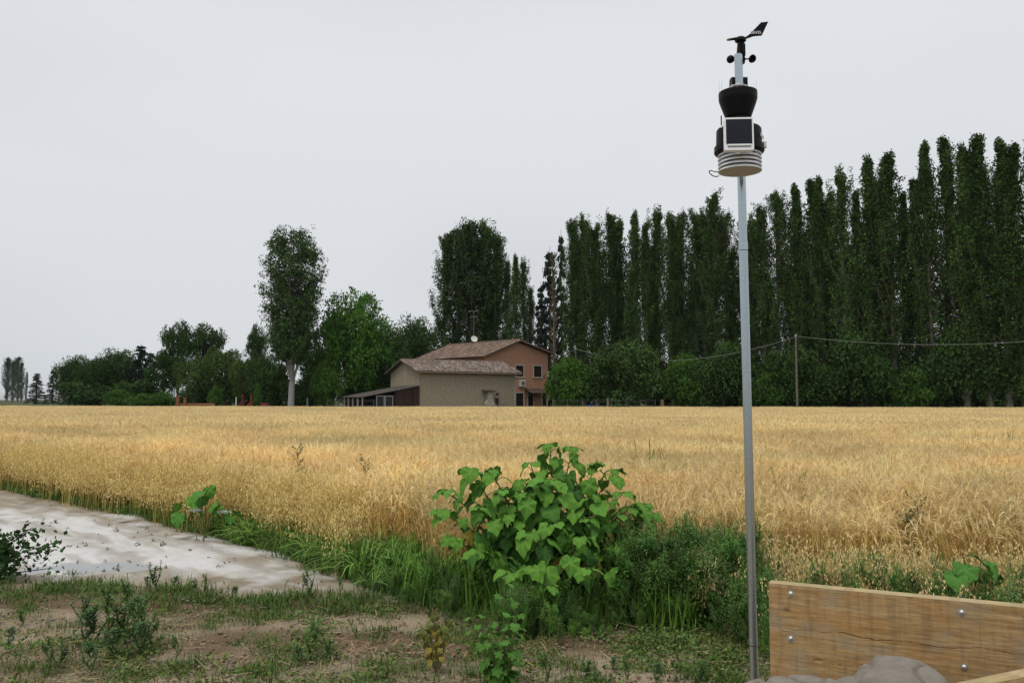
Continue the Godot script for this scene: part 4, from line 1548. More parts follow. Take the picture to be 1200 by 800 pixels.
func crop() -> void:
	var near_m := []
	var far_m := []
	var near_t := []
	var far_t := []
	var near_c := []
	var far_c := []
	for i in 6:
		near_m.append(stalks(31, 0.17, true))
		near_t.append([]); near_c.append([])
	for i in 4:
		far_m.append(stalks(60, 0.42, false))
		far_t.append([]); far_c.append([])
	var z := 5.6
	while z < 26.0:
		var step := 0.20 if z < 14 else 0.25
		var x := -z * 0.82 - 0.5
		while x < z * 0.82 + 0.5:
			var px := x + rng.randf_range(-0.5, 0.5) * step
			var pd := z + rng.randf_range(-0.5, 0.5) * step
			x += step
			var inside := pd - edge_dist(px) + wob.get_noise_1d(px * 30) * 0.25
			if inside < 0: continue
			# bare or thin places near the edge
			if inside < 0.7 and rng.randf() < 0.25: continue
			var k := rng.randi() % 6
			var drift := wob.get_noise_2d(px * 2.2, pd * 2.2)
			var tilt := Vector3(rng.randfn(), 0, rng.randfn()) * (0.07 + (0.12 if inside < 1.2 else 0.0) + maxf(0, drift) * 0.25)
			var bs := Basis.from_euler(Vector3(tilt.x, rng.randf() * TAU, tilt.z)).scaled(Vector3.ONE * (rng.randf_range(0.9, 1.06) + drift * 0.16 + (wob.get_noise_2d(px * 9, pd * 9) * 0.3 - 0.05 if inside < 1.6 else 0.0)))
			near_t[k].append(Transform3D(bs, Vector3(px, terrain(px, -pd) - 0.01, -pd)))
			var g := 1.0 + drift * 0.35 + rng.randf_range(-0.1, 0.1)
			var red := blot.get_noise_2d(px * 5, pd * 5) * 0.15
			if px < -1.0 and inside < 3.0: g += 0.14
			near_c[k].append(Color(g, g * (0.99 - red * 0.6), g * (0.98 - red)))
		z += step
	z = 26.0
	while z < 126.0:
		var step := 0.42 if z < 50 else 0.55
		var x := -z * 0.80
		while x < z * 0.80:
			var px := x + rng.randf_range(-0.5, 0.5) * step
			var pd := z + rng.randf_range(-0.5, 0.5) * step
			x += step
			if pd < edge_dist(px) or pd > end_dist(px, pd): continue
			var k := rng.randi() % 4
			var drift := wob.get_noise_2d(px * 1.1, pd * 1.6)
			var bs := Basis(Vector3.UP, rng.randf() * TAU).scaled(Vector3(1.15, rng.randf_range(0.95, 1.05) + drift * 0.08, 1.15))
			far_t[k].append(Transform3D(bs, Vector3(px, 0, -pd)))
			var g := 1.0 + drift * 0.22 + rng.randf_range(-0.08, 0.08)
			far_c[k].append(Color(g, g, g))
		z += step
	mass("wheat_field", "stalks", near_m + far_m, M.crop, near_t + far_t, near_c + far_c, "ripe golden bearded cereal crop filling the field back to the farm", "wheat")
	# wild oats along the edge
	var oat_m := []
	var oat_t := []
	var oat_c := []
	for i in 4:
		oat_m.append(oat_mesh())
		oat_t.append([]); oat_c.append([])
	for i in 2900:
		var x := rng.randf_range(-9.5, 5.2)
		var d := edge_dist(x) + rng.randfn() * 0.4 + (0.1 if x < -0.8 else -0.25)
		if x > -1.5 and x < 1.1: continue
		if x > 1.0 and x < 1.75 and rng.randf() < 0.88: continue
		if x > 1.0:
			if rng.randf() < 0.5: continue
			d = edge_dist(x) - 0.25 - absf(rng.randfn()) * 0.35
		var k := i % 4
		var p := Vector3(x, terrain(x, -d), -d)
		oat_t[k].append(Transform3D(Basis.from_euler(Vector3(rng.randfn() * 0.14, rng.randf() * TAU, rng.randfn() * 0.14)).scaled(Vector3.ONE * rng.randf_range(0.8, 1.15) * (0.72 if x > 1.0 else 1.0)), p))
		var w := 1.0 if x > -0.8 else 0.85
		oat_c[k].append(Color(1, 0.97, 0.9 * w))
	mass("wild_oats", "panicles", oat_m, M.crop, oat_t, oat_c, "pale drooping wild oats along the field edge", "oats")
	# green blades standing out of the corn
	for s in [[768, 604, 0.95, 9, "clump of tall green blades in the corn behind the large broad-leaved plant"], [930, 645, 0.85, 6, "few tall green blades in the corn past the mast"], [1187, 560, 1.0, 5, "dark upright green blades in the corn near the frame edge"], [965, 655, 0.8, 5, "thin green blades leaning in the corn above the plank wall"], [1120, 625, 0.75, 4, "short green blades in the corn above the plank wall bolt"], [905, 592, 0.8, 5, "far green blades in the corn just past the mast"]]:
		var p := spot(s[0], s[1])
		var b := Buf.new()
		for k in s[3]:
			var az := rng.randf() * TAU
			var out := Vector3(cos(az), 0, sin(az))
			var h: float = s[2] * rng.randf_range(0.8, 1.15)
			b.col = tone(Color(0.13, 0.19, 0.045), 0.25)
			var q := Vector3(rng.randfn(), 0, rng.randfn()) * 0.12
			b.ribbon([q, q + out * 0.05 + Vector3.UP * h * 0.6, q + out * 0.14 + Vector3.UP * h * 0.95, q + out * 0.26 + Vector3.UP * h * (1.0 if k % 2 else 0.85)], [0.006, 0.008, 0.006, 0.0], Vector3(-out.z, 0, out.x))
		var o := part("tall_grass_clump", b.mesh(), M.leafy)
		o.position = p
		tag(o, s[4], "grass", "green grass clumps in the corn")
	# thin dark flowering stalks
	for s in [[345, 620, 1.0, "thin dark branching weed stalk over the corn, above the grassy bank"], [425, 640, 0.95, "second dark branching weed stalk over the corn, nearer the big plant"], [1075, 700, 0.8, "branching dock stalk at the corn edge behind the plank wall"], [1062, 700, 0.68, "shorter dock stalk beside the branching one behind the plank wall"]]:
		var p := spot(s[0], s[1])
		var b := Buf.new()
		b.col = Color(0.20, 0.19, 0.08)
		var h: float = s[2]
		b.tube([Vector3.ZERO, Vector3(0.03, h * 0.5, 0), Vector3(0.02, h, 0.02)], [0.006, 0.004, 0.002], 5)
		for k in 26:
			var y := h * rng.randf_range(0.35, 0.98)
			var az := rng.randf() * TAU
			var reach := 0.16 * (1.15 - y / h) + 0.05
			var tip := Vector3(cos(az) * reach, y + reach * 0.9, sin(az) * reach)
			b.col = Color(0.20, 0.19, 0.08)
			b.tube([Vector3(0.02, y, 0.01), tip], [0.0025, 0.001], 3, false)
			for j in 7:
				b.col = tone(Color(0.19, 0.17, 0.08), 0.4)
				leaf_at(b, Vector3(0.02, y, 0).lerp(tip, rng.randf_range(0.4, 1.05)), 0.022)
		var o := part("weed_stalk", b.mesh(), M.leafy)
		o.position = p
		tag(o, s[3], "weed", "thin weed stalks over the corn")


# ------------------------------------------------------------------ grass and weeds
func grass_mesh(n: int, h: float, w: float, spread: float, c: Color, arch := 0.6) -> ArrayMesh:
	var b := Buf.new()
	for i in n:
		var az := rng.randf() * TAU
		var out := Vector3(cos(az), 0, sin(az))
		var p := Vector3(rng.randfn(), 0, rng.randfn()) * spread
		var l := h * rng.randf_range(0.6, 1.2)
		var bend := arch * rng.randf_range(0.3, 1.4)
		var side := Vector3(-out.z, 0, out.x)
		b.col = tone(c, 0.25)
		var pts := []
		for k in 6:
			var t := k / 5.0
			pts.append(p + out * l * bend * t * t + Vector3.UP * l * (t - bend * 0.55 * t * t * t))
		b.ribbon(pts, [w * 0.7, w, w, w * 0.8, w * 0.5, 0.0], side)
	return b.mesh()

func weed_mesh(h: float, leaves: int, l: float, w: float, c: Color, branches: int, droop := 0.0) -> ArrayMesh:
	# an upright leafy stem, with side shoots
	var b := Buf.new()
	var stems := [[Vector3.ZERO, Vector3(rng.randfn() * 0.03, h * 0.55, rng.randfn() * 0.03), Vector3(rng.randfn() * 0.05, h, rng.randfn() * 0.05)]]
	for i in branches:
		var y := h * rng.randf_range(0.15, 0.75)
		var az := rng.randf() * TAU
		var out := Vector3(cos(az), 0, sin(az))
		var ln := (h - y) * rng.randf_range(0.5, 0.9)
		stems.append([Vector3(0, y, 0), Vector3(0, y + ln * 0.4, 0) + out * ln * 0.3, Vector3(0, y + ln, 0) + out * ln * 0.45])
	for s in stems:
		b.col = tone(c, 0.1).lerp(Color(0.12, 0.1, 0.06), 0.3)
		b.tube(s, [0.005, 0.004, 0.0015], 3, false)
		for j in leaves:
			var t := (j + rng.randf()) / leaves
			var q: Vector3 = s[0].lerp(s[1], t * 2) if t < 0.5 else s[1].lerp(s[2], t * 2 - 1)
			var az := j * 2.4 + rng.randf()
			var dir := Vector3(cos(az), rng.randf_range(0.1, 0.9) - droop, sin(az)).normalized()
			b.col = tone(c, 0.3)
			if t > 0.8: b.col = b.col.lerp(Color(0.11, 0.2, 0.05), 0.4)
			var k := 1.0 - 0.55 * t
			var side := dir.cross(Vector3.UP).normalized()
			var ln2 := l * k * rng.randf_range(0.7, 1.2)
			b.ribbon([q, q + dir * ln2 * 0.55, q + dir * ln2 - Vector3.UP * ln2 * 0.25], [w * 0.3, w * k, 0.0], side)
	return b.mesh()

func mat_mesh(c: Color, size: float, h: float) -> ArrayMesh:
	# a low creeping patch of small leaves
	var b := Buf.new()
	for i in 70:
		var a := rng.randf() * TAU
		var r := sqrt(rng.randf()) * 0.13
		b.col = tone(c, 0.3)
		leaf_at(b, Vector3(cos(a) * r, rng.randf() * h, sin(a) * r), size, 1.2)
	return b.mesh()

func scatter(called: String, meshes: Array, m: Material, n: int, where: Callable, label: String, category: String, lo := 0.7, hi := 1.2, tilt := 0.1) -> void:
	var ts := []
	var cs := []
	for i in meshes.size():
		ts.append([]); cs.append([])
	for i in n:
		var q = where.call()
		if q == null: continue
		var k := rng.randi() % meshes.size()
		var g := rng.randf_range(0.8, 1.25)
		var size: float = 1.0
		if q is Vector3:
			size = q.z
			q = Vector2(q.x, q.y)
		ts[k].append(Transform3D(Basis.from_euler(Vector3(rng.randfn() * tilt, rng.randf() * TAU, rng.randfn() * tilt)).scaled(Vector3.ONE * rng.randf_range(lo, hi) * size), Vector3(q.x, terrain(q.x, -q.y) - 0.004, -q.y)))
		cs[k].append(Color(g * rng.randf_range(0.9, 1.12), g, g * rng.randf_range(0.9, 1.1)))
	mass(called, "tufts", meshes, m, ts, cs, label, category)

func in_px(x0: float, x1: float, y0: float, y1: float) -> Vector2:
	var p := level(rng.randf_range(x0, x1), rng.randf_range(y0, y1))
	return Vector2(p.x, -p.z)

func verge() -> void:
	# grass bank between track and corn
	var g1 := []
	for i in 5: g1.append(grass_mesh(15, 0.40, 0.0092, 0.05, Color(0.155, 0.275, 0.065), 0.95))
	scatter("grass_verge", g1, M.leafy, 1500, func():
		var x := rng.randf_range(-9.0, -1.0)
		var f := lookup(path_far, x)
		var e := edge_dist(x)
		var d := lerpf(f - 0.05, e + 0.1, rng.randf()) + rng.randfn() * 0.07
		var k := clampf((x + 7.0) / 5.0, 0.12, 1) * clampf(0.75 + blot.get_noise_2d(x * 14.0, d * 14.0) * 2.2, 0.1, 1)
		return Vector3(x, d, clampf((x + 9.0) / 6.0, 0.6, 1.0)) if rng.randf() < k else null, "long arching green grass on the bank between track and corn", "grass", 0.55, 1.15)
	var g2 := []
	for i in 4: g2.append(grass_mesh(22, 0.13, 0.004, 0.05, Color(0.11, 0.185, 0.05), 0.5))
	scatter("short_grass", g2, M.leafy, 1900, func():
		var x := rng.randf_range(-10.5, -0.6)
		var f := lookup(path_far, x)
		return Vector2(x, f + rng.randf_range(-0.1, 0.35) + rng.randfn() * 0.05), "short green grass at the foot of the grassy bank", "grass", 0.6, 1.3)
	# strip of grass and weeds along the near side of the track
	var g3 := []
	for i in 4: g3.append(grass_mesh(22, 0.085, 0.0034, 0.07, Color(0.10, 0.155, 0.045), 0.6))
	var strip := func(dy: float):
		var px := rng.randf_range(-80, 470)
		var c := 693.0 + 15.0 * smoothstep(150, 270, px) + 3.0 * sin(px * 0.05)
		var py := c + rng.randfn() * dy
		if blot.get_noise_2d(px * 0.45, py * 1.6) < 0.14 and rng.randf() < 0.95: return null
		var p := level(px, py)
		return Vector2(p.x, -p.z)
	scatter("near_grass_strip", g3, M.leafy, 950, func(): return strip.call(5.5), "strip of short grass and weeds along the near side of the track", "grass", 0.6, 1.25)
	# scattered greenery on the bare earth, in patches
	scatter("sparse_grass", g3, M.leafy, 2400, func():
		var px := rng.randf_range(-60, 900)
		var py := rng.randf_range(712, 815)
		var n := blot.get_noise_2d(px * 0.18 + 300, py * 0.5)
		if n < 0.20 + (0.1 if px > 200 and py < 775 else 0.0) and rng.randf() > 0.03: return null
		var p := level(px, py)
		return Vector2(p.x, -p.z), "sparse patchy grass on the bare brown earth", "grass", 0.4, 0.95)
	var mats := []
	for i in 3: mats.append(mat_mesh(Color(0.115, 0.175, 0.05), 0.022, 0.045))
	scatter("creeping_weeds", mats, M.weed, 1500, func():
		var px := rng.randf_range(-40, 905)
		var py := rng.randf_range(705, 812)
		var n := blot.get_noise_2d(px * 0.2 + 100, py * 0.55 + 50)
		var lush := px > 730 and py > 712 and py < 790
		if lush and rng.randf() < 0.75: n = 1.0
		if n < (0.2 if px > 730 else 0.3): return null
		var p := level(px, py)
		return Vector2(p.x, -p.z), "low creeping weeds spreading over the earth before the tall weeds", "weeds", 0.5, 1.3)
	# straw litter and clods
	var st := Buf.new()
	for i in 14:
		st.col = tone(Color(0.40, 0.30, 0.17), 0.3)
		var a := rng.randf() * TAU
		var q := Vector3(rng.randfn(), 0.12, rng.randfn()) * 0.12
		q.y = rng.randf_range(0.006, 0.02)
		var l := rng.randf_range(0.03, 0.12)
		st.ribbon([q, q + Vector3(cos(a) * l, rng.randf_range(-0.004, 0.01), sin(a) * l)], [0.0018, 0.0012], Vector3(-sin(a), 0.2, cos(a)))
	scatter("straw_litter", [st.mesh()], M.crop, 380, func():
		var q := in_px(-60, 905, 700, 815)
		return q, "dry straw and stalk litter on the bare earth", "litter", 0.6, 1.3)
	var cl := []
	for i in 3:
		var b := Buf.new()
		b.col = [Color(0.30, 0.215, 0.135), Color(0.36, 0.275, 0.18), Color(0.38, 0.33, 0.27)][i]
		for j in 4:
			var q := Vector3(rng.randfn(), 0, rng.randfn()) * 0.07
			b.ball(q + Vector3(0, 0.004, 0), Vector3(rng.randf_range(0.006, 0.017), rng.randf_range(0.004, 0.010), rng.randf_range(0.006, 0.016)), 6, Basis(Vector3.UP, rng.randf() * 3))
		cl.append(b.mesh())
	scatter("earth_crumbs", cl, M.stone, 2000, func():
		var q := in_px(-60, 905, 640, 815)
		if q.y > 6.9 and rng.randf() < 0.5: return null
		return q, "small clods and pebbles strewn over earth and track", "pebbles", 0.5, 1.4)


func weeds() -> void:
	var ws := []
	for i in 7: ws.append(weed_mesh(rng.randf_range(0.36, 0.56), 42, 0.075, 0.0050, [Color(0.095, 0.205, 0.048), Color(0.125, 0.225, 0.072), Color(0.13, 0.25, 0.048)][i % 3], 5))
	scatter("tall_weeds", ws, M.weed, 950, func():
		var px := rng.randf_range(455, 905)
		var lo := lookup([Vector2(440, 702), Vector2(520, 730), Vector2(580, 752), Vector2(690, 752), Vector2(740, 738), Vector2(820, 742), Vector2(880, 772), Vector2(910, 790)], px)
		var py := lerpf(lo, 694, pow(rng.randf(), 0.8))
		if px < 690 and py < 722 and rng.randf() < 0.5: return null
		var p := level(px, py)
		var k := clampf(0.92 + blot.get_noise_2d(p.x * 20.0, p.z * 20.0) * 2.0, 0.4, 1.3) * clampf((px - 440.0) / 90.0, 0.45, 1.0) * clampf((lo - py) / 16.0 + 0.45, 0.45, 1.0) * (0.62 if px > 520 and px < 735 else 1.0)
		return Vector3(p.x, -p.z, k), "dense dark green upright weeds in front of the corn", "weeds", 0.6, 1.15)
	scatter("tallest_weeds", ws, M.weed, 130, func():
		var p := level(rng.randf_range(715, 900), rng.randf_range(694, 740))
		return Vector3(p.x, -p.z, clampf(0.95 + blot.get_noise_2d(p.x * 22.0, p.z * 22.0) * 2.0, 0.45, 1.3)), "tallest dark weeds between the big plant and the mast", "weeds", 0.65, 1.0)
	# beside the plank wall, under the oats
	scatter("tall_weeds_beyond", ws, M.weed, 420, func():
		var x := rng.randf_range(1.6, 5.0)
		return Vector2(x, edge_dist(x) - rng.randf_range(0.15, 1.1)), "dark weeds and oats behind the plank wall", "weeds", 0.6, 1.0)
	var g := []
	for i in 4: g.append(grass_mesh(14, 0.5, 0.006, 0.06, Color(0.125, 0.25, 0.042), 0.45))
	scatter("tall_grass", g, M.leafy, 620, func():
		var x := rng.randf_range(-8.0, 5.0)
		if x < -1.0: return Vector3(x, edge_dist(x) + rng.randf_range(-0.3, 0.8) * rng.randf(), 0.85)
		return Vector2(x, edge_dist(x) - rng.randf_range(-0.2, 0.9)), "taller green grass among the weeds at the corn edge", "grass", 0.6, 1.1)
	# creeping dark mat to the track side of the big plant
	var dm := []
	for i in 3: dm.append(mat_mesh(Color(0.075, 0.16, 0.038), 0.032, 0.12))
	scatter("dark_creeper", dm, M.weed, 420, func():
		var px := rng.randf_range(440, 590)
		var lo := lookup([Vector2(440, 690), Vector2(520, 702), Vector2(590, 710)], px)
		var p := level(px, lerpf(lo - 38, lo, rng.randf()))
		return Vector2(p.x, -p.z), "dark small-leaved creeper between the grassy bank and the big plant", "weeds", 0.8, 1.4)

	# separate small weeds on the bare earth
	var protos := []
	for i in 3:
		protos.append(weed_mesh([0.2, 0.26, 0.17][i], 26, 0.06, 0.0065, [Color(0.085, 0.16, 0.05), Color(0.10, 0.175, 0.048), Color(0.08, 0.15, 0.058)][i], 4))
	var first := {}
	var weed_labels := ["low weed at the foot of the spindly yellowing weed", "bushy weed alone on the earth below the dense green patch, toward the middle", "tiny weed just beside the bushy lone one below the green patch", "taller of three weeds clustered on the brown furrows", "lighter-shaped weed at the open side of the furrow cluster", "weed closing the furrow cluster toward the yellowing weed", "small weed standing behind the furrow cluster", "weed at the very tip of the white track, beside the creeper", "second weed from the track tip, before the creeper", "small weed on the pale tip of the track, third from the creeper", "dark upright sprig, tallest on the near rim of the white track", "short sprig leaning on the tallest one at the track rim", "small sprig on the track rim just past the tallest one", "tiny sprig on the track rim between two fuller ones", "fuller sprig on the track rim before the thick grass clumps", "tall dark weed rising from the thick grass strip below the track", "weed at the start of the thick grass strip below the track", "dense weed in the heart of the green patch on the bare earth", "broadest weed at the far rim of the green patch", "weed at the frame side of the green patch heart", "weed at the outer frame side of the green patch", "weed closing the green patch toward the furrows", "pale-tipped weed on the frame side rim of the green patch", "weed between the green patch and the grass strip", "tall weed at the back of the green patch", "low weed in front of the green patch heart", "low weed in front of the broadest one of the green patch", "small weed at the front corner of the green patch", "weed on the earth midway between green patch and frame corner", "weed beside the frame bottom under the green patch", "weed nearest the frame bottom corner", "weed near the frame edge above the corner", "small weed at the frame edge beside the brown earth", "round little weed before the tall weeds under the big plant", "weed at the frame bottom between leafy weed and mast, first of four", "weed at the frame bottom between leafy weed and mast, second of four", "weed at the frame bottom between leafy weed and mast, third of four", "weed at the frame bottom closest to the mast foot", "tiny weed on the bare earth before the low creeping weeds", "weed at the frame bottom right beside the bright leafy weed"]
	var places := [[514, 786, 0.9, 0], [205, 776, 0.85, 1], [230, 778, 0.5, 0], [365, 772, 1.1, 1], [350, 776, 0.8, 2], [385, 772, 0.9, 0], [368, 742, 0.6, 0], [440, 700, 1.0, 2], [425, 697, 0.9, 0], [398, 700, 0.7, 1], [180, 692, 1.3, 0], [172, 690, 0.7, 2], [205, 694, 0.8, 2], [226, 696, 0.7, 0], [240, 697, 0.8, 1], [360, 706, 1.2, 1], [275, 705, 0.9, 2], [140, 752, 1.3, 0], [155, 748, 1.4, 2], [125, 755, 1.3, 1], [110, 750, 1.2, 0], [165, 756, 1.0, 1], [100, 752, 1.1, 2], [95, 725, 0.9, 0], [148, 735, 1.2, 1], [132, 768, 0.9, 0], [165, 764, 1.0, 2], [178, 762, 0.8, 1], [70, 780, 1.0, 0], [105, 790, 0.9, 2], [55, 790, 1.0, 1], [25, 735, 0.8, 0], [10, 760, 0.9, 2], [655, 758, 0.8, 1], [690, 800, 0.9, 0], [735, 806, 0.9, 1], [770, 806, 0.8, 2], [820, 806, 0.9, 0], [720, 790, 0.6, 2], [640, 806, 0.9, 1]]
	for i in places.size():
		var s: Array = places[i]
		var p := spot(s[0], s[1])
		var lab: String = weed_labels[i]
		if s[0] > 85 and s[0] < 190 and s[1] > 720: s[2] *= 1.4
		if not first.has(s[3]):
			var o := thing("small_weed", lab, "weed", p, 0.0, "single upright weeds on the bare earth")
			part("shoots", protos[s[3]], M.weed, o)
			o.scale = Vector3.ONE * s[2] * 0.9
			first[s[3]] = o
		else:
			copy_of(first[s[3]], p, i * 1.3, Vector3.ONE * s[2] * 0.9, lab, "single upright weeds on the bare earth")
	# dead little sprigs on the white track
	var sp := Buf.new()
	for k in 20:
		sp.col = tone(Color(0.11, 0.10, 0.06), 0.4)
		leaf_at(sp, Vector3(rng.randfn() * 0.02, rng.randf_range(0.0, 0.05), rng.randfn() * 0.02), 0.028, 0.3)
	var sm := sp.mesh()
	for k in 46:
		var px := 45 + 230 * pow(rng.randf(), 1.25)
		var py := rng.randf_range(606, 668) + (px - 60) * 0.1
		var p := spot(px, py)
		p.y += 0.012
		var o := part("dry_sprig", sm, M.weed)
		o.transform = Transform3D(Basis(Vector3.UP, k * 1.1).scaled_local(Vector3.ONE * rng.randf_range(0.3, 0.95)), p)
		tag(o, "tiny dark withered sprig on the white track", "weed", "withered sprigs on the track")
	var tw := Buf.new()
	tw.col = Color(0.12, 0.10, 0.07)
	tw.tube([Vector3(-0.09, 0.015, 0.05), Vector3(0, 0.03, 0), Vector3(0.08, 0.02, -0.07)], [0.006, 0.005, 0.003], 5)
	var two := part("dry_twig", tw.mesh(), M.plain)
	two.position = spot(148, 612)
	tag(two, "short dark twig on the track near the grassy bank", "twig")
	broad_weeds()


# ------------------------------------------------------------------ plants with large leaves
func lobed_leaf(seed_: int, lobes: float, c: Color, vein: Color) -> ArrayMesh:
	# a soft heart-shaped blade from the stalk at the origin along +z, face up
	var r2 := RandomNumberGenerator.new()
	r2.seed = seed_
	var b := Buf.new()
	var n := 20
	var heart := Vector3(0, 0, 0.33)
	var droop := r2.randf_range(0.25, 0.6)
	var cup := r2.randf_range(-0.35, 0.15)
	var wave := r2.randf_range(0.03, 0.07)
	var ph := r2.randf() * TAU
	var rise := func(x: float, z: float) -> float:
		var a := atan2(x, z - 0.33)
		var rr := Vector2(x, z - 0.33).length()
		return cup * x * x - droop * maxf(z, 0) * maxf(z, 0) * 0.8 + wave * sin(a * 5 + ph) * rr * 2.0 - 0.05 * exp(-absf(x) * 14)
	var rings := [[], [], []]
	for i in n + 1:
		var a := TAU * i / n - PI
		var rr := 0.46 * (1.0 + 0.08 * cos(a)) + 0.17 * exp(-pow(a / 0.30, 2)) + 0.085 * lobes * (exp(-pow((absf(a) - 0.95) / 0.22, 2)) + exp(-pow((absf(a) - 1.9) / 0.3, 2)))
		rr *= 1.0 - 0.42 * exp(-pow((absf(a) - PI) / 0.3, 2))
		for k in 3:
			var f := [0.42, 0.78, 1.0][k] as float
			var q := Vector3(sin(a), 0, cos(a)) * rr * f + heart
			q.y = rise.call(q.x, q.z)
			var e := 0.02
			var dx: float = (rise.call(q.x + e, q.z) - rise.call(q.x - e, q.z)) / (2 * e)
			var dz: float = (rise.call(q.x, q.z + e) - rise.call(q.x, q.z - e)) / (2 * e)
			var on_vein := i % 3 == 1
			rings[k].append([q, Vector3(-dx, 1, -dz).normalized(), (c * r2.randf_range(0.8, 1.15)).lerp(vein, [0.9, 0.75, 0.3][k] if on_vein else 0.0)])
	heart.y = rise.call(0.0, 0.33)
	for i in n:
		var p: Array = rings[0][i]
		var q: Array = rings[0][i + 1]
		b.smooth(heart, p[0], q[0], Vector3.UP, p[1], q[1], vein, p[2], q[2])
		for k in 2:
			var u: Array = rings[k][i]
			var w: Array = rings[k][i + 1]
			var x: Array = rings[k + 1][i]
			var y: Array = rings[k + 1][i + 1]
			b.smooth(u[0], w[0], y[0], u[1], w[1], y[1], u[2], w[2], y[2])
			b.smooth(u[0], y[0], x[0], u[1], y[1], x[1], u[2], y[2], x[2])
	return b.mesh()

func leaf_set(c: Color, vein: Color, lobes: float) -> Array:
	var out := []
	for i in 5: out.append(lobed_leaf(40 + i, lobes, tone(c, 0.22), vein))
	return out

func put_leaf(o: Node3D, stem: Buf, from: Vector3, out: Vector3, petiole: float, size: float, mesh: Mesh, m: Material, droop: float) -> void:
	var tip := from + (out + Vector3.UP * 0.55).normalized() * petiole
	stem.tube([from, from.lerp(tip, 0.5) + Vector3(0, 0.01, 0), tip], [0.0035, 0.003, 0.0025], 4, false)
	var fw := (out * cos(droop) - Vector3.UP * sin(droop)).normalized()
	var up := (Vector3.UP - fw * Vector3.UP.dot(fw)).normalized()
	var side := up.cross(fw)
	var roll := rng.randfn() * 0.3
	pending.append([size, mesh, m, Transform3D(Basis(side, up, fw).rotated(fw, roll) * Basis.from_scale(Vector3(size, size, size)), Vector3.ZERO), tip])

# the leaves of a plant: the 300 largest one by one, smaller ones joined
func leave(o: Node3D) -> void:
	pending.sort_custom(func(x, y): return x[0] > y[0])
	var rest := Buf.new()
	for i in pending.size():
		var l: Array = pending[i]
		var tf := Transform3D((l[3] as Transform3D).basis, l[4])
		if i < 300:
			part("leaf", l[1], l[2], o, tf)
			continue
		var arr: Array = (l[1] as ArrayMesh).surface_get_arrays(0)
		rest.v.append_array(tf * (arr[Mesh.ARRAY_VERTEX] as PackedVector3Array))
		var nb := Transform3D(tf.basis.orthonormalized(), Vector3.ZERO)
		rest.n.append_array(nb * (arr[Mesh.ARRAY_NORMAL] as PackedVector3Array))
		rest.c.append_array(arr[Mesh.ARRAY_COLOR])
	if rest.v.size(): part("small_leaves", rest.mesh(), pending[-1][2], o).set_meta("kind", "stuff")
	pending = []

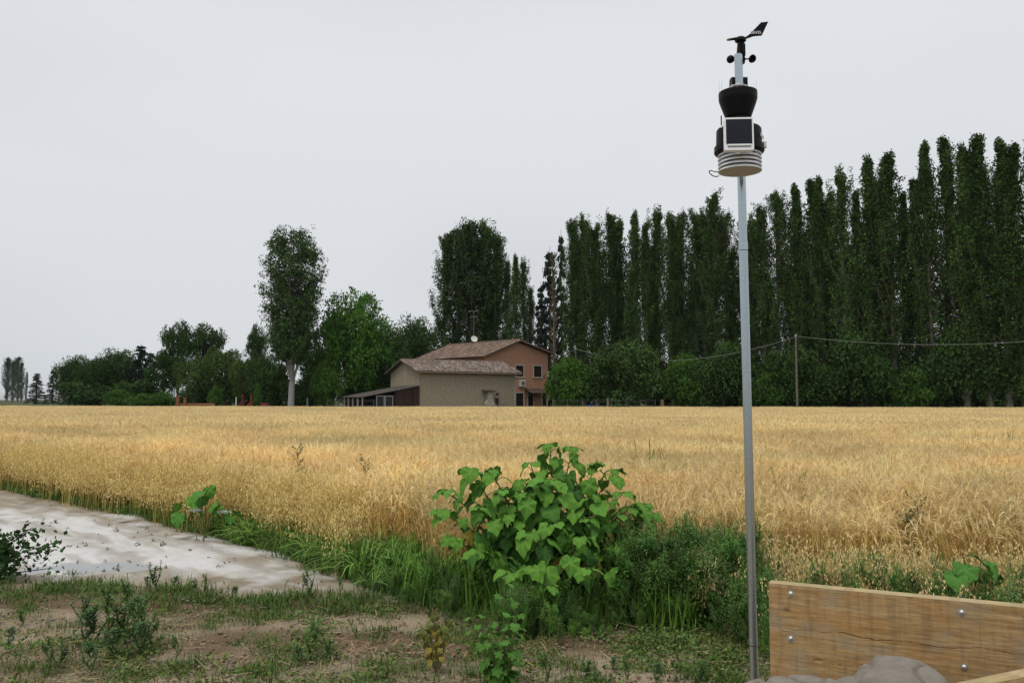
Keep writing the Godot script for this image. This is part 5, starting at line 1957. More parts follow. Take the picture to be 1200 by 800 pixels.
func big_plant() -> void:
	var root := spot(642, 708)
	var o := thing("velvetleaf_plant", "large broad-leaved green plant with many stems, a metre and more high, before the corn", "plant", root)
	var stem := Buf.new()
	var lm := leaf_set(Color(0.072, 0.188, 0.036), Color(0.105, 0.24, 0.058), 1.0)
	var lb := leaf_set(Color(0.108, 0.250, 0.038), Color(0.14, 0.295, 0.062), 1.0)
	var dull := leaf_set(Color(0.052, 0.140, 0.035), Color(0.08, 0.175, 0.05), 0.9)
	var gold := lobed_leaf(90, 0.7, Color(0.24, 0.19, 0.03), Color(0.27, 0.22, 0.06))
	var d0 := -root.z
	# tips of the stems: picture x, y and how far in front of (or behind) the root
	var tips := [[700, 578, 0.35, 1.0], [730, 575, 0.1, 0.95], [755, 588, 0.0, 0.9], [612, 575, 0.3, 1.0], [648, 560, 0.3, 1.0], [560, 592, 0.35, 1.0], [620, 622, 0.6, 1.0], [682, 628, 0.6, 1.0], [645, 518, 0.0, 1.0], [672, 522, -0.15, 0.95], [622, 540, 0.05, 0.9], [615, 560, 0.1, 0.9], [575, 548, 0.15, 1.0], [547, 548, 0.0, 1.0], [522, 572, 0.2, 0.9], [515, 596, 0.25, 0.9], [530, 628, 0.35, 0.95], [590, 572, 0.3, 1.0], [700, 540, 0.0, 0.95], [722, 548, -0.1, 0.9], [738, 592, 0.1, 0.9], [762, 600, -0.1, 0.85], [600, 600, 0.4, 1.0], [652, 610, 0.45, 1.0], [690, 605, 0.4, 0.95], [565, 645, 0.55, 0.95], [628, 662, 0.7, 1.0], [600, 668, 0.7, 0.9], [672, 650, 0.65, 0.95], [742, 630, 0.2, 0.9], [690, 664, 0.75, 0.9], [645, 684, 0.85, 0.9], [725, 664, 0.6, 0.85], [715, 640, 0.4, 0.85]]
	for i in tips.size():
		var s: Array = tips[i]
		var tip: Vector3 = at(s[0], s[1] + 4, d0 - s[2]) - root
		var foot := Vector3(rng.randfn() * 0.07, 0, rng.randfn() * 0.05)
		var mid := foot.lerp(tip, 0.5) + Vector3(-tip.x * 0.12, tip.y * 0.12, 0)
		var pts := []
		for k in 9:
			var t := k / 8.0
			pts.append(foot.lerp(mid, t).lerp(mid.lerp(tip, t), t))
		stem.col = Color(0.10, 0.145, 0.045)
		stem.tube(pts, [0.013, 0.012, 0.011, 0.010, 0.009, 0.008, 0.006, 0.005, 0.003], 6, false)
		var len_ := tip.length()
		var n := int(len_ * 16.0) + 3
		for j in n:
			var t := 0.22 + 0.78 * (j + 0.5) / n
			var q: Vector3 = pts[int(t * 7.99)].lerp(pts[int(t * 7.99) + 1], t * 7.99 - int(t * 7.99))
			var az := j * 2.39 + i * 1.1 + rng.randf_range(-0.4, 0.4)
			var out := Vector3(cos(az), 0, sin(az) + 0.25).normalized()
			var size: float = lerpf(0.175, 0.12, pow(t, 3)) * s[3] * rng.randf_range(0.55, 1.2)
			var set_: Array = lb if t > 0.8 else (lm if rng.randf() < 0.7 else dull)
			stem.col = Color(0.11, 0.17, 0.05)
			put_leaf(o, stem, q, out, size * rng.randf_range(0.45, 0.85), size, set_[rng.randi() % 5], M.leafy, rng.randf_range(0.25, 0.95))
		for j in 4:        # young leaves at the tip
			var az := j * 1.7 + i
			put_leaf(o, stem, tip, Vector3(cos(az), 0, sin(az)), 0.03, rng.randf_range(0.06, 0.10), lb[j % 5], M.leafy, rng.randf_range(0.0, 0.5))
	for s in [[548, 622, 0.3], [652, 652, 0.5], [692, 655, 0.45]]:
		var p: Vector3 = at(s[0], s[1], d0 - s[2]) - root
		stem.col = Color(0.2, 0.19, 0.05)
		stem.tube([Vector3(p.x * 0.8, p.y - 0.12, p.z - 0.1), p], [0.004, 0.003], 4, false)
		var l := part("leaf", gold, M.leafy, o, Transform3D(Basis.from_euler(Vector3(0.9, rng.randfn() * 0.4, 0.2)) * Basis.from_scale(Vector3.ONE * 0.14), p))
		l.set_meta("label", "withered yellow leaf")
	part("stem", stem.mesh(), M.weed, o)
	leave(o)
	# young one by the track, and one behind the plank wall
	small_plant("young_velvetleaf", "small broad-leaved plant on the grassy bank beside the track", [[240, 568], [226, 580], [257, 585], [268, 592], [213, 588]], spot(240, 634), 0.16, lm, lb)
	small_plant("velvetleaf_shoot", "broad-leaved plant showing above the plank wall near the frame edge", [[1130, 650], [1150, 655], [1118, 668], [1162, 668], [1130, 692]], spot(1140, 745), 0.155, lm, lm)
	var umb := [[230, 600], [262, 602]]
	for i in 2:
		var s: Array = umb[i]
		var p := spot(s[0], s[1] + 36)
		var top: Vector3 = at(s[0], s[1], -p.z) - p
		var u := thing("wild_carrot", ["pale flower head under the small broad-leaved plant, nearer the track end", "pale flower head beside the small broad-leaved plant, nearer the corn"][i], "flower", p, 0.0, "pale flower heads on the bank")
		var b := Buf.new()
		b.col = Color(0.10, 0.15, 0.05)
		b.tube([Vector3.ZERO, top], [0.004, 0.003], 5)
		part("stem", b.mesh(), M.weed, u)
		var f := Buf.new()
		for k in 26:
			var a := k * 2.4
			var r := 0.075 * sqrt(k / 26.0)
			var tip := top + Vector3(cos(a) * r, 0.035 - r * 0.2, sin(a) * r)
			f.col = Color(0.15, 0.2, 0.1)
			f.tube([top, tip], [0.0015], 3, false)
			f.col = tone(Color(0.55, 0.57, 0.52), 0.1)
			for j in 3: leaf_at(f, tip + rdir() * 0.006, 0.02, 1.5)
		part("flower_head", f.mesh(), M.weed, u)

func small_plant(called: String, label: String, tips: Array, root: Vector3, size: float, la: Array, lb: Array) -> void:
	var o := thing(called, label, "plant", root)
	var stem := Buf.new()
	var d := -root.z
	for i in tips.size():
		var tip: Vector3 = at(tips[i][0], tips[i][1] + 4, d + rng.randf_range(-0.1, 0.1)) - root
		stem.col = Color(0.10, 0.145, 0.045)
		var mid := Vector3(tip.x * 0.25, tip.y * 0.6, tip.z * 0.3)
		stem.tube([Vector3.ZERO, mid, tip], [0.009, 0.006, 0.003], 5, false)
		for j in 3:
			var az := TAU * j / 3.0 + i
			put_leaf(o, stem, tip - Vector3(0, 0.05 * j, 0), Vector3(cos(az), 0, sin(az) + 0.4).normalized(), size * 0.35, size * rng.randf_range(0.75, 1.1), (la if j else lb)[rng.randi() % 5], M.leafy, rng.randf_range(0.3, 1.1))
	part("stem", stem.mesh(), M.weed, o)
	leave(o)

func broad_weeds() -> void:
	# bright leafy weed in front
	var c := leaf_set(Color(0.085, 0.205, 0.038), Color(0.105, 0.24, 0.055), 2.2)
	var root := spot(588, 812)
	var o := thing("leafy_weed", "bright green leafy weed standing alone on the earth in front of the tall weeds", "weed", root)
	var stem := Buf.new()
	for i in 6:
		var az := TAU * i / 6.0
		var h := [0.62, 0.42, 0.36, 0.4, 0.3, 0.46][i] as float
		var tip := Vector3(cos(az) * 0.17 * (0.1 if i == 0 else 1.0), h, sin(az) * 0.14)
		stem.col = Color(0.11, 0.16, 0.05)
		stem.tube([Vector3(cos(az), 0, sin(az)) * 0.02, tip * Vector3(0.6, 0.55, 0.6), tip], [0.007, 0.005, 0.002], 5, false)
		for j in 18:
			var t := 0.12 + 0.88 * j / 18.0
			var a2 := j * 2.4 + i
			put_leaf(o, stem, tip * Vector3(t, t, t), Vector3(cos(a2), 0, sin(a2)), 0.04, lerpf(0.068, 0.036, t) * rng.randf_range(0.8, 1.2), c[j % 5], M.leafy, rng.randf_range(-0.1, 0.8))
	part("stem", stem.mesh(), M.weed, o)
	leave(o)
	# yellowing weed beside it
	var y1 := leaf_set(Color(0.27, 0.22, 0.06), Color(0.3, 0.26, 0.06), 0.8)
	var y2 := leaf_set(Color(0.13, 0.17, 0.045), Color(0.2, 0.22, 0.07), 0.8)
	root = spot(511, 792)
	o = thing("yellowing_weed", "spindly weed with yellow withered leaves before the tall weeds", "weed", root)
	stem = Buf.new()
	for i in 3:
		var tip := Vector3([-0.02, 0.07, -0.08][i], [0.40, 0.33, 0.28][i], 0.02 * i)
		stem.col = Color(0.16, 0.13, 0.06)
		stem.tube([Vector3.ZERO, tip * 0.5 + Vector3(0.01, 0, 0), tip], [0.006, 0.004, 0.002], 5, false)
		for j in 14:
			var t := 0.3 + 0.7 * j / 14.0
			var a2 := j * 2.4 + i
			var l: Array = y1 if t < 0.68 else y2
			put_leaf(o, stem, tip * t, Vector3(cos(a2), 0, sin(a2)), 0.02, rng.randf_range(0.03, 0.055), l[j % 5], M.leafy, rng.randf_range(0.6, 1.4))
	part("stem", stem.mesh(), M.weed, o)
	leave(o)
	# dark bush at the frame edge, with a trailing shoot
	root = spot(-34, 684)
	o = thing("dark_bush", "dark leafy bush at the frame edge beside the white track", "bush", root)
	stem = Buf.new()
	var fo := Buf.new()
	var shoots := []
	for i in 40:
		var az := rng.randf() * TAU
		var r := rng.randf_range(0.1, 0.43)
		shoots.append([Vector3(cos(az) * r, rng.randf_range(0.15, 0.58) * (1.1 - r * 0.7), sin(az) * r * 0.8), 30])
	shoots.append([at(62, 668, -root.z) - root + Vector3(0, 0.02, 0), 10])
	shoots.append([at(70, 634, -root.z) - root, 22])
	shoots.append([at(38, 618, -root.z) - root, 26])
	for s in shoots:
		var tip: Vector3 = s[0]
		stem.col = Color(0.08, 0.075, 0.04)
		stem.tube([Vector3.ZERO, tip * Vector3(0.5, 0.7, 0.5), tip], [0.009, 0.006, 0.003], 5, false)
		for j in s[1]:
			var t := rng.randf_range(0.45, 1.05)
			fo.col = tone(Color(0.050, 0.105, 0.036), 0.35)
			for q in 5: leaf_at(fo, tip * Vector3(t, minf(t, 1.0), t) + rdir() * 0.085, 0.05, 0.7)
	part("branch", stem.mesh(), M.weed, o)
	part("foliage", fo.mesh(), M.weed, o).set_meta("kind", "stuff")


# ------------------------------------------------------------------ the weather station
func station() -> void:
	var d := 3.9
	var foot := Vector3(at(885.5, 850, d).x, 0, -d)
	foot.y = terrain(foot.x, foot.z) - 0.05
	var o := thing("weather_station", "weather station with vane, cups, rain cone and solar panel on a galvanised mast", "weather station", foot)
	# mast, in the axes of the thing
	var p := func(px: float, py: float, nearer := 0.0) -> Vector3: return at(px, py, d - nearer) - foot
	var top: Vector3 = p.call(865.5, 64)
	var bot: Vector3 = p.call(884.2, 797)
	var dir := (top - bot).normalized()
	var j1: Vector3 = bot + dir * ((p.call(870.5, 288) - bot).dot(dir))
	var b := Buf.new()
	var low := bot - dir * (bot.y / dir.y)
	var r := 0.0198
	b.lathe([Vector2(r, 0), Vector2(r, (j1 - low).length())], 28, Transform3D(upright(dir), low))
	b.lathe([Vector2(r * 0.96, 0), Vector2(r * 0.96, (top - j1).length()), Vector2(r * 0.8, (top - j1).length()), Vector2(r * 0.8, (top - j1).length() - 0.1)], 28, Transform3D(upright(dir), j1))
	var mast := part("mast", b.mesh(), M.zinc, o)
	for q in [[j1, 0.02], [bot + dir * ((p.call(883.3, 752) - bot).dot(dir)), 0.012]]:
		var c := Buf.new()
		c.lathe([Vector2(r, -q[1]), Vector2(r * 1.06, -q[1]), Vector2(r * 1.06, q[1]), Vector2(r * 0.9, q[1])], 28, Transform3D(upright(dir), q[0]))
		part("collar", c.mesh(), M.zinc, mast)
		var gap := Buf.new()
		gap.lathe([Vector2(r, -q[1] - 0.003), Vector2(r * 1.02, -q[1] - 0.003), Vector2(r * 1.02, -q[1] - 0.0005), Vector2(r, -q[1] - 0.0005)], 28, Transform3D(upright(dir), q[0]))
		part("joint", gap.mesh(), M.black, mast)
	var seam := Buf.new()
	seam.box(low + dir * 1.2 + Vector3(0.004, 0, r * 1.0), Vector3(0.0035, 2.2, 0.002), upright(dir))
	part("weld_seam", seam.mesh(), M.zinc, mast)
	# wind vane
	var head: Vector3 = p.call(868, 46.5)
	var v := Buf.new()
	var tail := []
	for q in [[871, 45.5], [879, 39.5], [893, 25], [902, 23.6], [894, 40.3], [884, 41.6], [872, 44.3 + 2.0]]:
		var w: Vector3 = p.call(q[0], q[1]) - head
		tail.append(Vector2(w.x, w.y))
	v.slab(tail, -0.0025, 0.0025, Transform3D(Basis(Vector3.UP, 0.12), head))
	var vane := part("wind_vane", v.mesh(), M.black, o)
	var arm := Buf.new()
	arm.tube([p.call(855.5, 46.2), p.call(864, 45.2), p.call(874, 44.6)], [0.0055, 0.0075, 0.0065], 8)
	part("vane_arm", arm.mesh(), M.black, vane)
	var tipm := Buf.new()
	tipm.tube([p.call(852, 46.8), p.call(855.5, 46.2)], [0.004, 0.007], 8)
	part("counterweight", tipm.mesh(), mat(lin(0.16, 0.13, 0.08), 0.4, 0.8), vane)
	letters(vane, "DAVIS", 0.014, p.call(885.5, 38.7) + Vector3(0, 0, 0.006), Basis(Vector3.UP, 0.12) * Basis(Vector3.BACK, 0.08))
	var cap := Buf.new()
	cap.lathe([Vector2(0, 0.012), Vector2(0.018, 0.011), Vector2(0.022, 0.004), Vector2(0.026, 0.002), Vector2(0.026, -0.007), Vector2(0.018, -0.010), Vector2(0, -0.011)], 20, Transform3D(Basis(), head))
	part("vane_hub", cap.mesh(), M.black, o)
	# stem between vane and cups, with its bracket
	var sm := Buf.new()
	sm.tube([head + Vector3(-0.001, -0.005, 0), p.call(867.3, 63, 0.0)], [0.013, 0.015], 12)
	sm.plank(p.call(870.6, 56, 0.01), Vector3(0.012, 0.055, 0.02), 0.003)
	part("wind_sensor_stem", sm.mesh(), M.black, o)
	# cup wheel, below the stem and behind the mast top
	var hub: Vector3 = p.call(868.5, 69.5, -0.05)
	var hb := Buf.new()
	hb.lathe([Vector2(0, 0.022), Vector2(0.016, 0.02), Vector2(0.022, 0.0), Vector2(0.018, -0.02), Vector2(0, -0.022)], 18, Transform3D(Basis(), hub))
	hb.plank(hub + Vector3(0, 0.03, 0.02), Vector3(0.02, 0.06, 0.05), 0.004)
	var wheel := part("cup_hub", hb.mesh(), M.black, o)
	for q in [[881.5, 68.6, 0.0], [856.5, 69.5, -0.07], [872, 68.5, -0.13]]:
		var cpos: Vector3 = p.call(q[0], q[1], q[2])
		var ab := Buf.new()
		ab.tube([hub, cpos], [0.004, 0.003], 8)
		part("cup_arm", ab.mesh(), M.black, wheel)
		var cb := Buf.new()
		var face := (cpos - hub).cross(Vector3.UP).normalized()
		var prof := []
		for k in 9:
			var a := PI / 2 * k / 8.0
			prof.append(Vector2(0.0195 * sin(a), 0.0195 * (1.0 - cos(a)) - 0.0195))
		prof.append(Vector2(0.017, 0.0))
		for k in 8:
			var a := PI / 2 * (1 - (k + 1) / 8.0)
			prof.append(Vector2(0.017 * sin(a), -0.017 * cos(a)))
		cb.lathe(prof, 20, Transform3D(upright(face), cpos))
		part("cup", cb.mesh(), M.black, wheel)
	# mounting collar round the mast, U-bolt with nuts
	var cc: Vector3 = p.call(865.7, 100, -0.03)
	var cl := Buf.new()
	cl.plank(cc, Vector3(0.074, 0.068, 0.05), 0.008)
	cl.plank(cc + Vector3(0, -0.02, -0.02), Vector3(0.084, 0.03, 0.05), 0.006)
	part("mount_bracket", cl.mesh(), M.black, o)
	var ub := Buf.new()
	var arc := []
	for k in 13:
		var a := PI * k / 12.0
		arc.append(p.call(866, 101.5) + Vector3(cos(a) * 0.031, 0, sin(a) * 0.028))
	ub.tube(arc, [0.004], 8)
	for s in [-1.0, 1.0]: ub.tube([p.call(866, 101.5) + Vector3(s * 0.031, 0, 0.006), p.call(866, 101.5) + Vector3(s * 0.031, 0, -0.022)], [0.0085], 6)
	part("clamp_bolt", ub.mesh(), M.bolt, o)
	# rain cone, in front of the mast
	var ax: Vector3 = p.call(865.2, 124, 0.13)
	var k0 := 0.00386
	var cone := Buf.new()
	var y := func(py: float) -> float: return (p.call(865.2, py, 0.13) as Vector3).y - ax.y
	cone.lathe([Vector2(0.02, y.call(124)), Vector2(14.3 * k0, y.call(130)), Vector2(20.8 * k0, y.call(110)), Vector2(22.0 * k0, y.call(108.6)), Vector2(22.2 * k0, y.call(110)), Vector2(22.0 * k0, y.call(117)), Vector2(20.8 * k0, y.call(121)), Vector2(14.9 * k0, y.call(137.5)), Vector2(13.5 * k0, y.call(139)), Vector2(0, y.call(139))], 48, Transform3D(Basis(), ax))
	var cn := part("rain_cone", cone.mesh(), M.black, o)
	for k in 16:
		var a := TAU * k / 16 + 0.1
		if k % 4 == 1 or k % 4 == 2: continue
		var q := ax + Vector3(cos(a) * 21.3 * k0, y.call(110), sin(a) * 21.3 * k0)
		var sp := Buf.new()
		sp.tube([q, q + Vector3(0, 0.062, 0)], [0.0009, 0.0006], 5)
		part("bird_spike", sp.mesh(), M.bolt, cn)
	# black sensor housing behind the panel
	var hx: Vector3 = p.call(866.2, 165, 0.13)
	y = func(py: float) -> float: return (p.call(866.2, py, 0.13) as Vector3).y - hx.y
	var hs := Buf.new()
	hs.lathe([Vector2(0, y.call(139)), Vector2(14.0 * k0, y.call(139.5)), Vector2(15 * k0, y.call(149)), Vector2(24.2 * k0, y.call(151)), Vector2(25.6 * k0, y.call(153)), Vector2(26.2 * k0, y.call(171)), Vector2(28.3 * k0, y.call(172)), Vector2(28.5 * k0, y.call(178.5)), Vector2(27.2 * k0, y.call(180)), Vector2(0, y.call(180))], 48, Transform3D(Basis(), hx))
	var house := part("housing", hs.mesh(), M.black, o)
	letters(house, "DAVIS", 0.018, hx + Vector3(sin(1.08), 0, cos(1.08)) * 26.7 * k0 + Vector3(0, y.call(163.5), 0), Basis(Vector3.UP, 1.08))
	var lt := Buf.new()
	lt.plank(hx + Vector3(27.6 * k0, y.call(172), 0.03), Vector3(0.012, 0.03, 0.02), 0.003)
	part("latch", lt.mesh(), M.bolt, house)
	# solar panel on a white frame, leaning back a little
	var pc: Vector3 = p.call(865.7, 158, 0.13 + 0.125)
	var pb := Basis(Vector3.UP, -0.10) * Basis(Vector3.RIGHT, -0.10) * Basis(Vector3.BACK, -0.012)
	var sx := 0.00373
	var pf := Buf.new()
	pf.slab(rounded(33.5 * sx, 40 * sx, 0.008), -0.014, 0.014, Transform3D(pb, pc))
	var frame := part("solar_frame", pf.mesh(), M.white_plastic, o)
	var pp := Buf.new()
	pp.slab(rounded(29.5 * sx, 30.5 * sx, 0.002), 0.014, 0.0165, Transform3D(pb, pc + pb * Vector3(0, 2.4 * sx, 0)))
	var cell := part("solar_panel", pp.mesh(), M.panel, frame)
	for k in 6:
		var ln := Buf.new()
		ln.box(pc + pb * Vector3((-12.3 + k * 4.9) * sx, 2.4 * sx, 0.0168), Vector3(0.0008, 29 * sx, 0.0006), pb)
		part("cell_line", ln.mesh(), mat(lin(0.022, 0.022, 0.032), 0.25), cell)
	var bar := Buf.new()
	bar.plank(pc + pb * Vector3(0, -14.2 * sx, 0.017), Vector3(27 * sx, 2.0 * sx, 0.007), 0.001, pb)
	part("frame_lip", bar.mesh(), M.white_plastic, frame)
	var groove := Buf.new()
	groove.box(pc + pb * Vector3(0, -15.9 * sx, 0.0142), Vector3(26 * sx, 0.6 * sx, 0.0015), pb)
	part("frame_groove", groove.mesh(), mat(lin(0.1, 0.1, 0.1), 0.6), frame)
	var tab := Buf.new()
	tab.ball(p.call(865.5, 178.5, 0.25), Vector3(0.011, 0.008, 0.01), 10)
	part("frame_tab", tab.mesh(), M.white_plastic, frame)
	# stub aerial
	var st := Buf.new()
	st.tube([p.call(845.6, 147.5, 0.17), p.call(845.4, 135.5, 0.17)], [0.0028], 8)
	var sa := part("stub_aerial", st.mesh(), M.black, o)
	var sf := Buf.new()
	sf.plank(p.call(847.0, 148.5, 0.17), Vector3(0.016, 0.012, 0.012), 0.002)
	part("aerial_base", sf.mesh(), M.white_plastic, sa)
	# the white radiation shield: a stack of plates
	var rx: Vector3 = p.call(867.2, 192, 0.13)
	y = func(py: float) -> float: return (p.call(867.2, py, 0.13) as Vector3).y - rx.y
	for k in 5:
		var py := 182.2 + k * 4.55
		var q := Buf.new()
		var rr := 24.9 * k0
		var under := 0.55 if k < 4 else 0.0
		q.lathe([Vector2(rr * 0.62, y.call(py - 3.3)), Vector2(rr * 0.9, y.call(py - 2.4)), Vector2(rr, y.call(py - 0.3)), Vector2(rr, y.call(py + 0.5)), Vector2(rr * 0.965, y.call(py + 0.5)), Vector2(rr * 0.88, y.call(py - 1.4)), Vector2(rr * under, y.call(py - (2.0 if k < 4 else 0.2)))], 48, Transform3D(Basis(), rx))
		part("shield_plate", q.mesh(), M.white_plastic, o)
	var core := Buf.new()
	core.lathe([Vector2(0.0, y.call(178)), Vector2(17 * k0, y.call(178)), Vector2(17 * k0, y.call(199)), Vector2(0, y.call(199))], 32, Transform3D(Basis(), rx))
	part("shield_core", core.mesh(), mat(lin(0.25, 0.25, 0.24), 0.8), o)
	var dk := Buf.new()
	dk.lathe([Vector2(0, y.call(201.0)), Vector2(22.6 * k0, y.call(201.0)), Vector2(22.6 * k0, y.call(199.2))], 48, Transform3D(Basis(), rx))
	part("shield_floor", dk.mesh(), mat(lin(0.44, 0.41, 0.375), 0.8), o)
	# bracket from the shield stack to the mast
	var mb := Buf.new()
	mb.plank(p.call(866.5, 168, 0.03), Vector3(0.07, 0.09, 0.08), 0.006)
	part("back_bracket", mb.mesh(), M.black, o)
	# loop of cable
	var cb2 := Buf.new()
	var loop := []
	for q in [[843, 201], [838, 201.2], [833.5, 199.8], [831.3, 200.6], [832.6, 203.6], [836.4, 206.3], [840.5, 206.8], [843, 205.6]]: loop.append(p.call(q[0], q[1], 0.17))
	var sml := []
	for k in loop.size() - 1:
		for t in 4:
			sml.append((loop[k] as Vector3).cubic_interpolate(loop[k + 1], loop[maxi(k - 1, 0)], loop[mini(k + 2, loop.size() - 1)], t / 4.0))
	cb2.tube(sml, [0.0022], 6)
	part("cable", cb2.mesh(), M.black, o)

func upright(dir: Vector3) -> Basis:
	var x := Vector3(0, 0, 1).cross(dir)
	if x.length() < 0.05: x = Vector3.RIGHT
	x = x.normalized()
	return Basis(x, dir, x.cross(dir))

func rounded(w: float, h: float, r: float) -> Array:
	var out := []
	for q in [[1, 1, 0.0], [-1, 1, PI / 2], [-1, -1, PI], [1, -1, PI * 1.5]]:
		for k in 5:
			var a: float = q[2] + PI / 2 * k / 4.0
			out.append(Vector2(q[0] * (w / 2 - r) + cos(a) * r, q[1] * (h / 2 - r) + sin(a) * r))
	return out

func letters(parent: Node, text: String, h: float, p: Vector3, b: Basis) -> void:
	var t := TextMesh.new()
	t.text = text
	var f := SystemFont.new()
	f.font_names = PackedStringArray(["Droid Sans"])
	f.font_weight = 700
	t.font = f
	t.font_size = 32
	t.pixel_size = h / 24.0
	t.depth = 0.001
	part("lettering", t, mat(lin(0.62, 0.62, 0.64), 0.5), parent, Transform3D(b, p))


# ------------------------------------------------------------------ plank box and sack
func timber(size: Vector3, bolts: bool) -> ArrayMesh:
	# a thick plank along x, origin at the left end of its top edge: weathered face with shakes cut into it
	var v := Buf.new()
	var nx := 260
	var ny := 84
	var grain := FastNoiseLite.new()
	grain.seed = 21
	grain.frequency = 1.0
	grain.fractal_octaves = 4
	var crack := func(x: float, y: float) -> float:
		var out := 0.0
		for c in [[0.195, 0.05, -0.02, 99.0, 0.0024, 0.006], [0.315, 0.0, 0.0, 0.9, 0.0016, 0.004], [0.43, 0.55, 0.01, 1.7, 0.0016, 0.004], [0.37, 1.1, -0.015, 99.0, 0.0022, 0.006], [0.262, 1.0, -0.01, 99.0, 0.0030, 0.008]]:
			if x < c[1] or x > c[3]: continue
			var yy: float = c[0] + c[2] * x + grain.get_noise_2d(x * 3.0, c[0] * 50) * 0.02 + grain.get_noise_2d(x * 16.0, c[0] * 90) * 0.003
			var w: float = c[4] * clampf(0.5 + grain.get_noise_1d(x * 4 + c[0] * 70) * 1.6, 0.15, 1.2)
			out = maxf(out, c[5] * clampf(1.0 - absf(y - yy) / w, 0, 1))
		return out
	var ys := []
	for j in ny + 1: ys.append(size.y * j / ny)
	# extra rows where the long shake runs
	for j in 60: ys.append(0.165 + 0.06 * j / 60.0)
	ys.sort()
	var pt := func(x: float, y: float) -> Vector3:
		return Vector3(x, -y, grain.get_noise_2d(x * 2.0, y * 40) * 0.0012 - crack.call(x, y))
	var col := func(x: float, y: float) -> Color:
		var g := grain.get_noise_2d(x * 1.3, y * 34.0)
		var g2 := grain.get_noise_2d(x * 5.0 + 30, y * 120.0)
		var c := Color(0.46, 0.285, 0.12).lerp(Color(0.56, 0.39, 0.20), clampf(0.5 + g * 1.3, 0, 1))
		c = c.lerp(Color(0.32, 0.17, 0.065), clampf(g2 * 0.7, 0, 0.6))
		c *= 1.0 + grain.get_noise_2d(x * 10.0 + 4, y * 300.0) * 0.2 + grain.get_noise_2d(x * 95.0, y * 5.0) * 0.13
		var grey := clampf(grain.get_noise_2d(x * 4.0 + 9, y * 4.0) * 2.2 - 0.15, 0, 0.55)
		c = c.lerp(Color(0.42, 0.34, 0.235), grey)
		var orange := clampf(grain.get_noise_2d(x * 2.2 + 77, y * 7.0) * 2.0 - 0.1, 0, 0.5)
		c = c.lerp(Color(0.54, 0.31, 0.11), orange)
		var saw := clampf(grain.get_noise_2d(x * 24.0, y * 2.2 + 5) * 1.6 - 0.25, 0, 0.28)
		c = c.lerp(Color(0.20, 0.14, 0.08), saw)
		for q in [[0.075, 0.105, 0.011], [1.02, 0.125, 0.014], [1.21, 0.19, 0.012], [1.55, 0.23, 0.012], [0.62, 0.42, 0.012]]:
			var e : float = Vector2(x - q[0], (y - q[1]) * 1.4).length() / q[2]
			if e < 1.6: c = c.lerp(Color(0.13, 0.06, 0.025), clampf(1.5 - e, 0, 0.75))
		return c
	for j in ys.size() - 1:
		if ys[j + 1] - ys[j] < 1e-5: continue
		for i in nx:
			var x0 := size.x * i / nx
			var x1 := size.x * (i + 1) / nx
			var a: Vector3 = pt.call(x0, ys[j])
			var b: Vector3 = pt.call(x1, ys[j])
			var c: Vector3 = pt.call(x1, ys[j + 1])
			var d: Vector3 = pt.call(x0, ys[j + 1])
			var n1 := (b - a).cross(a - d).normalized()
			if n1.z < 0: n1 = -n1
			v.smooth(a, b, c, n1, n1, n1, col.call(x0, ys[j]), col.call(x1, ys[j]), col.call(x1, ys[j + 1]))
			v.smooth(a, c, d, n1, n1, n1, col.call(x0, ys[j]), col.call(x1, ys[j + 1]), col.call(x0, ys[j + 1]))
	# top edge (freshly cut, pale), ends and back
	v.col = Color(0.55, 0.44, 0.24)
	for i in 40:
		var x0 := size.x * i / 40
		var x1 := size.x * (i + 1) / 40
		v.col = tone(Color(0.52, 0.41, 0.22), 0.1)
		var m := Vector3(0, 1, 0)
		v.smooth(Vector3(x0, 0, 0), Vector3(x1, 0, 0), Vector3(x1, 0.002, -0.006), m, m, m)
		v.smooth(Vector3(x0, 0, 0), Vector3(x1, 0.002, -0.006), Vector3(x0, 0.002, -0.006), m, m, m)
		v.smooth(Vector3(x0, 0.002, -0.006), Vector3(x1, 0.002, -0.006), Vector3(x1, 0.002, -size.z), m, m, m)
		v.smooth(Vector3(x0, 0.002, -0.006), Vector3(x1, 0.002, -size.z), Vector3(x0, 0.002, -size.z), m, m, m)
	v.col = Color(0.40, 0.26, 0.12)
	for f in [[Vector3(0, 0, 0), Vector3(0, 0, -size.z), Vector3(0, -size.y, -size.z), Vector3(0, -size.y, 0), Vector3.LEFT], [Vector3(size.x, 0, 0), Vector3(size.x, 0, -size.z), Vector3(size.x, -size.y, -size.z), Vector3(size.x, -size.y, 0), Vector3.RIGHT], [Vector3(0, 0, -size.z), Vector3(size.x, 0, -size.z), Vector3(size.x, -size.y, -size.z), Vector3(0, -size.y, -size.z), Vector3.FORWARD], [Vector3(0, -size.y, 0), Vector3(size.x, -size.y, 0), Vector3(size.x, -size.y, -size.z), Vector3(0, -size.y, -size.z), Vector3.DOWN]]:
		v.smooth(f[0], f[1], f[2], f[4], f[4], f[4])
		v.smooth(f[0], f[2], f[3], f[4], f[4], f[4])
	return v.mesh()

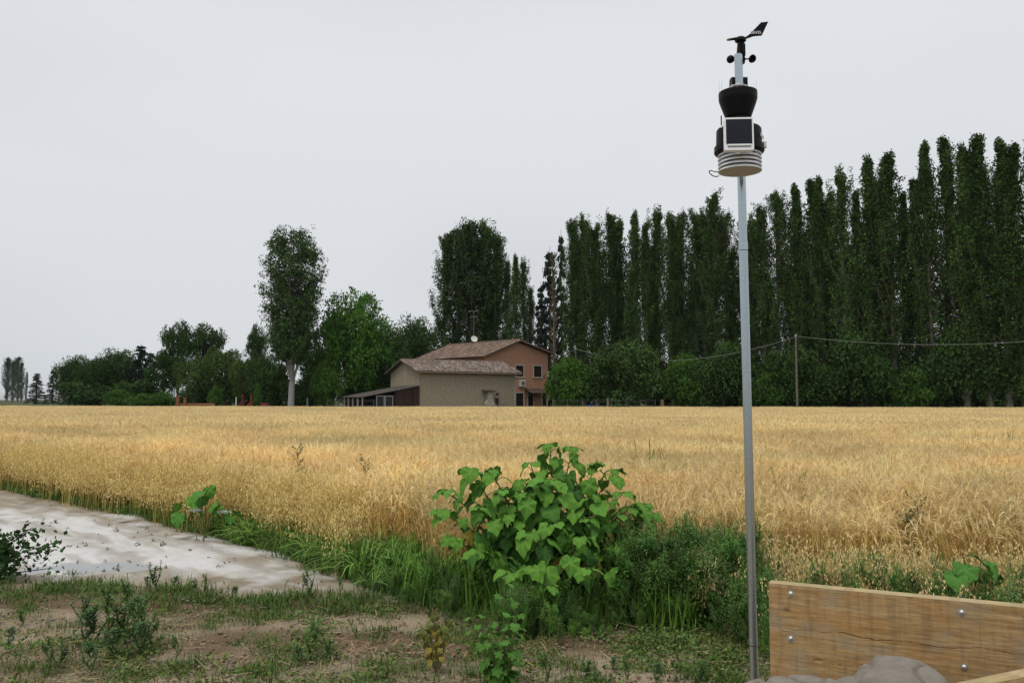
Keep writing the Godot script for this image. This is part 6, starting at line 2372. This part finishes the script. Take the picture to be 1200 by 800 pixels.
func planter() -> void:
	var h := 0.80
	var a := level(903.5, 680.5, h)
	var e := level(1200, 708.5, h)
	var u := (e - a).normalized()
	var bz := Vector3(-u.z, 0, u.x)
	if bz.z < 0: bz = -bz
	var o := thing("plank_box", "box of thick weathered orange-brown planks with bolts, cut by the frame corner", "planter", Vector3(a.x, 0, a.z))
	var wood := grained(tinted(0.8), noise_tex(0.02, 0.80, 1.0, 512, 0.0, 5), 1.0, noise_tex(0.03, 0, 1, 512, 5.0), 0.5)
	wood.uv1_world_triplanar = false
	wood.uv1_scale = Vector3(0.8, 9.0, 9.0)
	var bs := Basis(u, Vector3.UP, bz)
	part("plank", timber(Vector3(1.75, h, 0.06), true), wood, o, Transform3D(bs, Vector3(0, h, 0) + bz * 0.05))
	# second plank, nearer, meeting the first outside the frame
	var f := level(1120, 801, h)
	var g := level(1200, 784, h)
	var u2 := (g - f).normalized()
	var bz2 := Vector3(-u2.z, 0, u2.x)
	if bz2.z < 0: bz2 = -bz2
	var p2 := part("plank", timber(Vector3(1.9, h, 0.045), false), wood, o, Transform3D(Basis(u2, Vector3.UP, bz2), f + bz2 * 0.045 - u2 * 0.25 - Vector3(a.x, 0, a.z)))
	p2.set_meta("label", "nearer plank with a pale sawn top edge")
	# round bolt heads with washers
	for s in [[927, 695.5], [927, 748], [1127.5, 717.5], [1130.5, 781.5]]:
		var r := ray(s[0], s[1])
		var t := (a - EYE).dot(bz) / r.dot(bz)
		var p := EYE + r * t - Vector3(a.x, 0, a.z)
		p += r * (0.05 / r.dot(bz))
		var q := Buf.new()
		q.lathe([Vector2(0, 0.0095), Vector2(0.005, 0.0088), Vector2(0.0088, 0.006), Vector2(0.0107, 0.0018), Vector2(0.0107, 0.0)], 20, Transform3D(upright2(bz), p))
		var bo := part("bolt", q.mesh(), M.bolt, o)
		var w := Buf.new()
		w.lathe([Vector2(0.0, 0.002), Vector2(0.0140, 0.002), Vector2(0.0145, 0.0)], 20, Transform3D(upright2(bz), p))
		part("washer", w.mesh(), M.bolt, bo)
	# the grey sacking heaped before the planks
	var c0 := at(1060, 800, 3.02)
	c0.y = 0.0
	var n := FastNoiseLite.new()
	n.seed = 9
	n.frequency = 2.4
	n.fractal_octaves = 2
	var b := Buf.new()
	var grid := []
	var w2 := 200
	var d2 := 110
	for j in d2 + 1:
		var row := []
		for i in w2 + 1:
			var x := -0.80 + 1.16 * i / w2
			var z := -0.30 + 0.66 * j / d2
			var e1 := Vector2(x / 0.185, z / 0.22).length()
			var y := 0.682 * sqrt(maxf(0.0, 1.0 - pow(e1 * 0.78, 4.0)))
			var lowp := 0.612 * sqrt(maxf(0.0, 1.0 - pow(Vector2((x + 0.30) / 0.44, (z - 0.02) / 0.28).length() * 0.9, 6.0)))
			lowp += 0.024 * exp(-pow((x + 0.265) / 0.035, 2)) * clampf(1.0 - absf(z) * 4, 0, 1)
			y = maxf(y, lowp)
			y += (n.get_noise_2d(x * 1.6, z * 1.6) * 0.03 - 0.03 * exp(-absf(n.get_noise_2d(x * 1.7 + 3, z * 0.9)) * 14.0)) * clampf(y * 3, 0, 1)
			y -= 0.022 * pow(1.0 - absf(sin(atan2(z + 0.06, x + 0.10) * 1.6 + n.get_noise_2d(x * 1.2, z * 1.2) * 2.2)), 5.0) * clampf(e1 * 1.2 - 0.35, 0, 1) * clampf(y * 3, 0, 1)
			row.append(Vector3(x, maxf(y, 0.0), z))
		grid.append(row)
	for j in d2:
		for i in w2:
			var q := []
			for k in [[0, 0], [0, 1], [1, 1], [1, 0]]:
				var jj: int = j + k[0]
				var ii: int = i + k[1]
				var l: Vector3 = grid[jj][maxi(ii - 1, 0)]
				var r: Vector3 = grid[jj][mini(ii + 1, w2)]
				var up: Vector3 = grid[maxi(jj - 1, 0)][ii]
				var dn: Vector3 = grid[mini(jj + 1, d2)][ii]
				var m := (dn - up).cross(r - l).normalized()
				q.append([grid[jj][ii], m if m.y > 0 else -m])
			if q[0][0].y < 0.001 and q[2][0].y < 0.001: continue
			b.smooth(q[0][0], q[1][0], q[2][0], q[0][1], q[1][1], q[2][1])
			b.smooth(q[0][0], q[2][0], q[3][0], q[0][1], q[2][1], q[3][1])
	var sk := thing("grey_sacking", "rumpled grey sackcloth heaped in front of the bolted plank", "sack", c0)
	part("cloth", b.mesh(), M.cloth, sk)

func upright2(dir: Vector3) -> Basis:
	var x := Vector3.UP.cross(dir).normalized()
	return Basis(x, dir, x.cross(dir))
